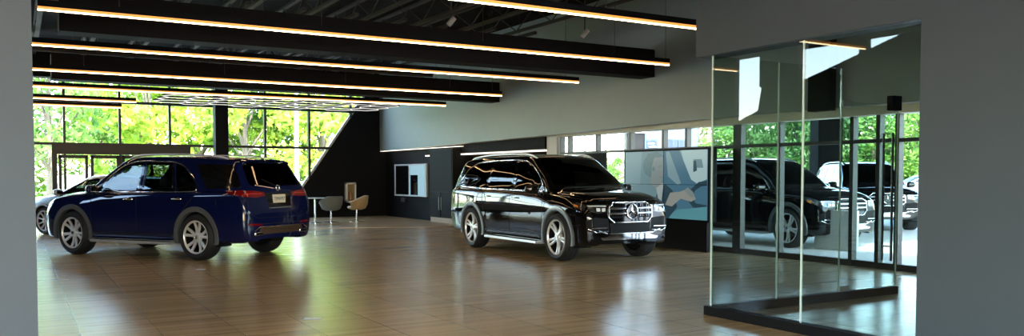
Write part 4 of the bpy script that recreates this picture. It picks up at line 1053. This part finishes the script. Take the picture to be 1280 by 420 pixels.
def tub_chair(loc, rz, m, lab):
    c = empty('tub_chair', loc, rz); tag(c, lab, 'chair', 'tub chairs by the dark wall')
    g = MB(); n = 22; vs = []                       # shell open to the front (+x)
    for k in range(n + 1):
        a = R(55) + (2*PI - R(110)) * k / n; f = 1 - abs(2*k/n - 1); hh = .60 + .20 * min(1, f * 1.6)
        for r_, z in ((.20, .40), (.29, .44), (.34, .56), (.37, hh), (.345, hh + .02), (.31, hh - .01), (.285, .58), (.26, .50)):
            vs.append((r_ * math.cos(a) * 1.02, r_ * math.sin(a), z))
    L = 8; fs = [(i*L+j, i*L+(j+1) % L, (i+1)*L+(j+1) % L, (i+1)*L+j) for i in range(n) for j in range(L)] + [tuple(range(L)), tuple(n*L+j for j in range(L-1, -1, -1))]
    g.add(vs, fs); g.build('backrest', m, c, smooth=50)
    g = MB(); g.lathe([(0, .36), (.16, .37), (.27, .41), (.30, .45), (.27, .485), (0, .495)], 28); g.build('seat', m, c, smooth=60)
    MB().tube([(0, 0, .02), (0, 0, .38)], .028, n=12).build('pedestal', M_chrome, c, smooth=40)
    MB().lathe([(0, 0), (.25, 0), (.25, .008), (.05, .022), (.03, .03), (0, .03)], 28).build('base', M_chrome, c, smooth=30)
q = on(2, .012, 414, 278); tub_chair(q, R(100), mat('chair_grey', (.16, .18, .175), .6), 'grey upholstered tub chair on a chrome pedestal before the dark wall')
q = on(2, .012, 446, 276.5); tub_chair(q, R(160), mat('chair_tan', (.50, .36, .20), .6), 'tan upholstered tub chair on a chrome pedestal below the white niche')
q = on(2, .012, 387, 279)
t = empty('side_table', q); tag(t, 'small white topped round table beside the grey tub chair', 'table')
MB().lathe([(0, .70), (.30, .70), (.31, .712), (.30, .725), (0, .725)], 32, Matrix.Translation((.22, .08, .05))).build('tabletop', mat('table_white', (.75, .75, .75), .3), t, smooth=30)
MB().tube([(.2, .08, .02), (.2, .08, .76)], .03, n=12).build('pedestal', M_chrome, t, smooth=40)
MB().lathe([(0, 0), (.22, 0), (.22, .01), (.04, .02), (0, .02)], 28, Matrix.Translation((.2, .08, 0))).build('base', M_chrome, t, smooth=30)
# kiosk cabinet at the alcove corner
ya, yb_ = on(0, XS - .3, 537, 219).y, on(0, XS - .3, 566, 219).y
k_ = empty('display_cabinet', (XS - .3, ya, 0)); tag(k_, 'tall black display cabinet at the alcove corner right of the wall screen', 'cabinet')
w_ = ya - yb_
MB().box((0, -w_, .16), (.7, 0, 2.3), bev=.01).build('body', mat('cabinet_black', (.008, .008, .008), .6, spec=.2), k_)
MB().box((.02, -w_ * .95, 0), (.6, -.02, .16)).build('plinth', mat('plinth_stone', (.45, .36, .26), .5), k_)
for a in (0, 1): 
    d_ = MB().box((-.02, -w_ * (.03 + .48 * a + .46), .2), (0, -w_ * (.03 + .48 * a), .95), bev=.004).build('door', M_black, k_)
    MB().tube([(-.04, -w_ * (.45 + .1 * a), .4), (-.04, -w_ * (.45 + .1 * a), .8)], .008, n=6).build('handle', M_alu, d_)
MB().box((-.015, -w_ * .97, 1.0), (0, -w_ * .03, 2.26), bev=.004).build('upper_door', M_black, k_)
# alcove shelf with things on it
s_ = MB().box((11.95, 23.75, 1.44), (13.3, 24.14, 1.50), bev=.005).build('wall_shelf', mat('oak_shelf', (.50, .24, .09), .4), None); tag(s_, 'warm oak shelf in the dark alcove behind the black car', 'shelf')
for k in range(2):
    g = MB(); g.lathe([(0, 0), (.07, 0), (.10, .08), (.08, .2), (.04, .26), (.05, .32), (.0, .32)], 18)
    o = g.build('vase', mat('vase_%d' % k, ((.30, .08, .05), (.20, .17, .14))[k], .4), None, smooth=50); o.location = (12.12 + .3 * k, 23.95, 1.50)
    tag(o, ('reddish vase on the oak alcove shelf', 'grey brown vase on the oak alcove shelf')[k], 'vase')
al_ = bpy.data.lights.new('alcove_lamp', 'AREA'); al_.energy = 14; al_.size = .8; al_.color = (1, .75, .5); lo = bpy.data.objects.new('alcove_lamp', al_); lo.location = (12.6, 23.3, 2.58); COL.objects.link(lo)

# floor boxes
for (px, py, s, lab) in ((391, 398.5, 1., 'small metal floor outlet plate in the open floor at the centre'), (251, 337, .8, 'small pale floor outlet plate behind the blue car')):
    q = on(2, 0, px, py); o = MB().box((-.09 * s, -.045 * s, 0), (.09 * s, .045 * s, .008), bev=.002).box((-.06, -.03, .008), (.06, .03, .010)).build('floor_outlet', M_alu, None); o.location = q; o.rotation_euler = (0, 0, -YAW); tag(o, lab, 'floor outlet')
# ------------------------------------------------------------------ cars in the showroom
P_blue = mat('paint_navy', (.0045, .009, .058), .5, coat=1., spec=0., noise=(2, .02)); P_black = mat('paint_black', (.0035, .0035, .004), .5, coat=1., spec=0., noise=(2, .02))
P_silver = mat('paint_silver', (.55, .58, .60), .25, .5, coat=1., noise=(2, .02)); P_white = mat('paint_white', (.75, .77, .78), .3, coat=1., noise=(2, .02)); P_teal = mat('paint_teal', (.05, .09, .12), .25, .3, coat=1., noise=(2, .02))
gle = make_car(GLE, P_blue, 'car', 'dark navy blue sport utility car seen from its rear left corner')
gle.location = (2.55, 16.95, 0); gle.rotation_euler = (0, 0, R(126.3)); gle.scale = (1.0, 1.0, 1.06)
gls = make_car(GLS, P_black, 'car', 'glossy black sport utility car with chrome grille standing in the showroom')
gls.location = (8.98, 13.50, 0); gls.rotation_euler = (0, 0, -PI/2 - .01); gls.scale = (.975, .99, 1.05)
sed = make_car(SEDAN, P_silver, 'car', 'pale silver low saloon car parked behind the navy blue car')
sed.location = (2.18, 23.3, 0); sed.rotation_euler = (0, 0, R(128)); sed.scale = (1, 1, 1.05)

GZ = -.02
def put(src, loc, rz, lab, group=None, swap=None):
    c = copy_tree(src, None, swap); c.location = loc; c.rotation_euler = (0, 0, rz); c['label'] = lab
    if group: c['group'] = group
    return c
rzr = math.atan2(_r.y, _r.x)                       # heading to the right of the picture
put(gls, (14.6, 13.4, GZ), -PI/2, 'black sport utility car added side-on outside the storefront in place of the reflected showroom car')  # stand-in car at the spot where the storefront mirrors the showroom car
q = atd(1078, 24.5, GZ); put(gls, q, rzr - R(98), 'black sport utility car outside seen nose-on through the vestibule glass')
q = atd(893, 37, GZ); put(sed, q, rzr, 'silver saloon car parked outside right of the video wall')
q = atd(900, 43, GZ); put(sed, q, rzr + PI, 'dark blue saloon car parked behind the silver one outside', swap={'paint_silver': P_teal})
q = atd(1040, 39, GZ); put(sed, q, rzr, 'dark teal saloon car parked outside behind the black cars', swap={'paint_silver': P_teal})
q = atd(1152, 47, GZ); put(sed, q, rzr + PI, 'white car parked outside at the right edge of the glass', swap={'paint_silver': P_white})

# ------------------------------------------------------------------ outside
M_ground = mat('pale_concrete', (.50, .50, .47), .8, noise=(.4, .1))
g = MB(); g.box((XR + .05, -60, -.3), (160, 160, GZ)); g.box((-120, YF + .15, -.3), (XR + .05, 160, GZ)); g.box((-120, -60, -.3), (XL - .3, YF + .15, GZ)); g.box((XL - .3, -60, -.3), (XR + .05, YB - .3, GZ))
o = g.build('ground', M_ground, None); o['kind'] = 'structure'
M_grass = mat('grass', (.22, .34, .08), .9, noise=(3, .3))
a, b_ = atd(40, 44), atd(520, 44)
o = MB().prism([(-40, 40), (30, 40), (40, 95), (-60, 95)], 'z', GZ, .08).build('lawn', M_grass, None); o['kind'] = 'structure'
o = MB().prism([tuple(atd(700, 62).xy), tuple(atd(1280, 50).xy), tuple(atd(1280, 110).xy), tuple(atd(700, 110).xy)], 'z', GZ, .10).build('verge', M_grass, None); o['kind'] = 'structure'
# low pale walls
def wallseg(px0, px1, t0, t1, h, th, m, name, lab, cat):
    a, b_ = atd(px0, t0), atd(px1, t1); d = (b_ - a); L = d.length; o = MB().box((0, 0, 0), (L, th, h)).build(name, m, None)
    o.location = (a.x, a.y, GZ); o.rotation_euler = (0, 0, math.atan2(d.y, d.x)); tag(o, lab, cat); return o
wallseg(1019, 1068, 16.9, 16.2, .80, .18, mat('pale_screen', (.40, .42, .40), .6), 'low_screen_wall', 'low pale grey screen wall outside before the black cars', 'wall')
wallseg(862, 925, 58, 55, 2.5, .4, mat('tan_wall', (.62, .50, .34), .8), 'boundary_wall', 'tan boundary wall behind the silver saloon outside', 'wall')
wallseg(60, 160, 44, 46, 1.5, .4, mat('pale_wall', (.72, .68, .58), .8), 'boundary_wall', 'pale low wall outside beyond the entrance doors', 'wall')
# lamp pole outside the far windows
q = atd(371, 36, GZ); lp = empty('lamp_post', q); tag(lp, 'white lamp post outside the far windows, right of the dark column', 'lamp post')
Mw = mat('white_post', (.82, .82, .80), .5)
MB().tube([(0, 0, 0), (0, 0, 7.5)], [.11, .07], n=12).build('pole', Mw, lp, smooth=40); MB().box((-.1, -.1, 7.4), (1.2, .1, 7.55)).build('lamp_head', Mw, lp); MB().lathe([(0, 0), (.2, 0), (.2, .5), (0, .5)], 16).build('base', M_ground, lp)
# building with blue bands beyond the right storefront
T_ = 62; a, b_ = atd(807, T_), atd(872, T_); d = b_ - a
bl = empty('office_building', (a.x, a.y, GZ), math.atan2(d.y, d.x)); tag(bl, 'pale blue commercial building with dark blue sign bands beyond the storefront', 'building')
L = d.length; zz = lambda py: CH + (HZ - py) / F * T_ - GZ
MB().box((0, 0, 0), (L, 9, zz(150))).build('wall', mat('building_pale', (.06, .11, .135), .7), bl)
MB().box((-.1, -.1, zz(150)), (L + .1, 9.1, zz(147))).build('parapet', mat('building_trim', (.12, .14, .14), .7), bl)
u = L / 65.
for (x0, x1) in ((0, 14), (26, 39), (40, 52)): MB().box((x0 * u, -.12, zz(186)), (x1 * u, 0, zz(175))).build('sign_band', mat('sign_blue', (.004, .018, .06), .5), bl)
for (x0, x1) in ((11, 15), (19, 24), (28, 32), (35, 39)):
    f = MB().box((x0 * u, -.05, zz(174)), (x1 * u, .02, zz(163)), ).build('window', mat('window_dark', (.08, .13, .15), .1), bl)
    MB().box(((x0 + x1) / 2 * u - .03, -.07, zz(174)), ((x0 + x1) / 2 * u + .03, -.05, zz(163))).build('mullion', mat('building_trim', (.6, .6, .6)), f)
for (x0, x1, y) in ((3, 10, 179), (4, 12, 183)): MB().box((x0 * u, -.15, zz(y + 1)), (x1 * u, -.12, zz(y))).build('sign_lettering', Mw, bl)
a = atd(783, 40); b_ = atd(806, 40); d = b_ - a
bx_ = empty('dark_kiosk', (a.x, a.y, GZ), math.atan2(d.y, d.x)); tag(bx_, 'black boxy kiosk standing outside left of the blue banded building', 'kiosk')
MB().box((0, 0, 0), (d.length, 1, 1.48 + 53 / F * 40), bev=.03).build('body', M_black, bx_); MB().box((-.1, -.1, 1.48 + 53 / F * 40), (d.length + .1, 1.1, 1.6 + 53 / F * 40), bev=.02).build('roof', M_alu, bx_)
# two power poles
for px, t_, lab in ((731, 52, 'thin utility pole outside left above the parked cars'), (757, 70, 'taller thin utility pole behind the treetops outside')):
    q = atd(px, t_, GZ); up = empty('utility_pole', q); tag(up, lab, 'utility pole'); MB().tube([(0, 0, 0), (0, 0, 6.2)], .09, n=8).build('pole', mat('pole_wood', (.12, .10, .08), .8), up); MB().box((-.7, -.05, 5.4), (.7, .05, 5.5)).build('cross_arm', MATS['pole_wood'], up)
o = MB().box((12.6, 8.5, 4.25), (25.5, 20.2, 4.55)).build('shade_canopy', M_dark, None); o['kind'] = 'structure'  # unseen slab added to shade the black cars outside
# canopy column outside the storefront
q = atd(1032, 29, GZ); cc = MB().box((-.42, -.42, 0), (.42, .42, 4.27), bev=.02).build('canopy_column', mat('matte_black', (.006, .006, .006), .9, spec=.1), None); cc.location = q; cc.rotation_euler = (0, 0, -YAW); tag(cc, 'thick black canopy column outside behind the parked black cars', 'column')

# ------------------------------------------------------------------ trees
def leaf_mat(name, c1, c2):
    m = bpy.data.materials.new(name); m.use_nodes = True; nt = m.node_tree; b = nt.nodes['Principled BSDF']; b.inputs['Roughness'].default_value = .6
    tc = nt.nodes.new('ShaderNodeTexCoord'); n = nt.nodes.new('ShaderNodeTexNoise'); n.inputs['Scale'].default_value = 1.3; n.inputs['Detail'].default_value = 5; nt.links.new(tc.outputs['Object'], n.inputs['Vector'])
    cr = nt.nodes.new('ShaderNodeValToRGB'); cr.color_ramp.elements[0].position = .35; cr.color_ramp.elements[1].position = .65; cr.color_ramp.elements[0].color = (*c1, 1); cr.color_ramp.elements[1].color = (*c2, 1)
    nt.links.new(n.outputs['Fac'], cr.inputs[0]); nt.links.new(cr.outputs[0], b.inputs['Base Color'])
    tl = nt.nodes.new('ShaderNodeBsdfTranslucent'); nt.links.new(cr.outputs[0], tl.inputs['Color']); mx = nt.nodes.new('ShaderNodeMixShader'); mx.inputs[0].default_value = .35
    nt.links.new(b.outputs[0], mx.inputs[1]); nt.links.new(tl.outputs[0], mx.inputs[2]); nt.links.new(mx.outputs[0], nt.nodes['Material Output'].inputs['Surface']); return m
L_bright = leaf_mat('leaves_yellow_green', (.16, .30, .03), (.50, .62, .07)); L_mid = leaf_mat('leaves_green', (.06, .17, .03), (.24, .38, .07)); L_dark = leaf_mat('leaves_deep_green', (.02, .075, .02), (.10, .20, .05))
M_bark = mat('bark', (.16, .13, .10), .9, noise=(6, .3))
def tree_proto(seed, h, rad, n, lm, leaf=.26, low=.1):
    rnd = random.Random(seed); root = empty('tree'); tag(root, 'tree', 'tree')
    g = MB(); g.tube([(0, 0, 0), (.1, .05, h * .3), (0, .1, h * .6), (.1, 0, h * .85)], [.20, .15, .10, .04], n=8)
    blobs = []
    for k in range(26):
        a = rnd.uniform(0, 2*PI); zz_ = rnd.uniform(low, .95) ; rr = rad * math.sqrt(max(.05, 1 - (2*zz_ - .9)**2)) * rnd.uniform(.35, .95)
        c = Vector((rr * math.cos(a), rr * math.sin(a), zz_ * h)); blobs.append((c, rnd.uniform(.25, .42) * rad))
        if k < 12: g.tube([(0.05, .05, max(.4, c.z * .55)), c * .6 + Vector((0, 0, c.z * .32)), c], [.07, .045, .015], n=5)
    g.build('trunk', M_bark, root, smooth=60)
    m = MB(); vs = []; fs = []
    for k in range(n):
        c, r_ = blobs[rnd.randrange(len(blobs))]
        d = Vector((rnd.gauss(0, 1), rnd.gauss(0, 1), rnd.gauss(0, .8))).normalized() * r_ * rnd.uniform(.55, 1.05)
        p = c + d; t1 = Vector((rnd.gauss(0, 1), rnd.gauss(0, 1), rnd.gauss(0, 1))).normalized(); t2 = t1.orthogonal().normalized(); s_ = leaf * rnd.uniform(.5, 1.1)
        i = len(vs); vs += [p - t1 * s_, p + t2 * s_ * .45, p + t1 * s_, p - t2 * s_ * .45]; fs.append((i, i+1, i+2, i+3))
    me = bpy.data.meshes.new('crown'); me.from_pydata([tuple(v) for v in vs], [], fs); me.materials.append(lm)
    o = bpy.data.objects.new('crown', me); link(o, root); return root
protos = [tree_proto(1, 8.5, 3.0, 3300, L_bright), tree_proto(2, 7.5, 2.8, 3400, L_mid), tree_proto(3, 8.0, 3.0, 1500, L_mid, .3, .35), tree_proto(4, 6.5, 3.2, 5200, L_dark, .24, .06)]
def treeat(i, px, t_, s_, lab, rz=0., grp=None):
    global used
    o = protos[i] if i not in used else copy_tree(protos[i]); used.add(i)
    o.location = atd(px, t_, GZ); o.scale = (s_, s_, s_ * random.uniform(.92, 1.08)); o.rotation_euler = (0, 0, rz); o['label'] = lab
    if grp: o['group'] = grp
used = set()
GA = 'trees outside the far windows'
for k, (i, px, t_, s_) in enumerate([(2, 62, 37, .95), (1, 120, 47, .9), (0, 190, 41, 1.0), (0, 248, 44, 1.05), (0, 305, 41, .95), (1, 345, 44, 1.0), (0, 405, 42, 1.0), (0, 455, 45, 1.0), (1, 20, 46, 1.0), (2, 150, 52, 1.1)]):
    lab = {2: 'sparse branching tree outside the far windows', 1: 'mid green tree outside the far windows', 0: 'sunlit yellow green tree outside the far windows'}[i]
    where = ['at the far left behind the entrance', 'above the entrance doors', 'left of the dark column', 'just behind the dark column', 'just right of the dark column', 'beside the white lamp post', 'right of the white lamp post', 'behind the slanted wall edge', 'partly hidden by the left wall', 'far back over the doors'][k]
    treeat(i, px, t_, s_, lab + ' ' + where, k * 1.3, GA)
GB = 'trees beyond the parking lot'
for k, (i, px, t_, s_) in enumerate([(1, 725, 95, .50), (1, 748, 92, .55), (1, 772, 90, .45), (1, 880, 64, .9), (1, 912, 68, .95), (3, 945, 66, 1.0), (3, 975, 70, 1.05), (3, 1003, 66, 1.0), (3, 1062, 68, 1.05), (1, 1092, 64, .9), (3, 1118, 70, 1.0), (1, 1143, 66, .95), (3, 1170, 68, 1.0), (3, 1035, 72, 1.1)]):
    where = ['small and far behind the black car roof', 'small and round left of the kiosk', 'small and distant behind the kiosk', 'right beside the blue banded building', 'above the tan boundary wall', 'left of the first glass joint', 'between the first two glass joints', 'behind the second glass joint', 'just right of the canopy column', 'left of the door pull bars', 'behind the door pull bars', 'right of the glass door', 'at the right end of the glass', 'behind the canopy column'][k]
    treeat(i, px, t_, s_, {1: 'mid green tree beyond the parking lot ', 3: 'deep green bushy tree beyond the parking lot '}[i] + where, k * 2.1, GB)

# ------------------------------------------------------------------ light
w = bpy.data.worlds.new('sky'); SC.world = w; w.use_nodes = True; nt = w.node_tree
sk = nt.nodes.new('ShaderNodeTexSky'); sk.sky_type = 'NISHITA'; sk.sun_elevation = R(48); sk.sun_rotation = R(200); sk.sun_disc = False; sk.air_density = 1.2; sk.dust_density = 1.2; sk.ozone_density = 1.5
nt.links.new(sk.outputs[0], nt.nodes['Background'].inputs[0]); nt.nodes['Background'].inputs[1].default_value = 1.3
sun = bpy.data.lights.new('sun', 'SUN'); sun.energy = 9; sun.angle = R(.6); sun.color = (1, .95, .86); so = bpy.data.objects.new('sun', sun); COL.objects.link(so)
so.rotation_euler = Vector((.30, .62, -.85)).to_track_quat('-Z', 'Y').to_euler()
def portal(loc, rot, sx, sy):
    l = bpy.data.lights.new('portal', 'AREA'); l.shape = 'RECTANGLE'; l.size = sx; l.size_y = sy; l.cycles.is_portal = True; l.energy = 1
    o = bpy.data.objects.new('portal', l); o.location = loc; o.rotation_euler = rot; COL.objects.link(o)
portal(((XL + 10.5) / 2, YF + .3, ZT / 2), (-PI/2, 0, 0), 10.5 - XL, ZT)
portal(((XL + XW) / 2, YB - .25, 1.85), (PI/2, 0, 0), XW - XL, 2.7)
portal((XR + .25, 11.7, 1.3), (0, PI/2, 0), 2.6, 11)
portal((XL - .25, -.2, 2.4), (0, -PI/2, 0), 4.7, 9.6)
SC.cycles.use_denoising = True
SC.cycles.max_bounces = 10; SC.cycles.transparent_max_bounces = 24; SC.cycles.diffuse_bounces = 5; SC.cycles.glossy_bounces = 5
SC.cycles.caustics_reflective = False; SC.cycles.caustics_refractive = False; SC.cycles.sample_clamp_indirect = 8
SC.view_settings.view_transform = 'Standard'; SC.view_settings.look = 'None'; SC.view_settings.gamma = 1; SC.view_settings.exposure = 1.05
SC.view_settings.use_curve_mapping = False
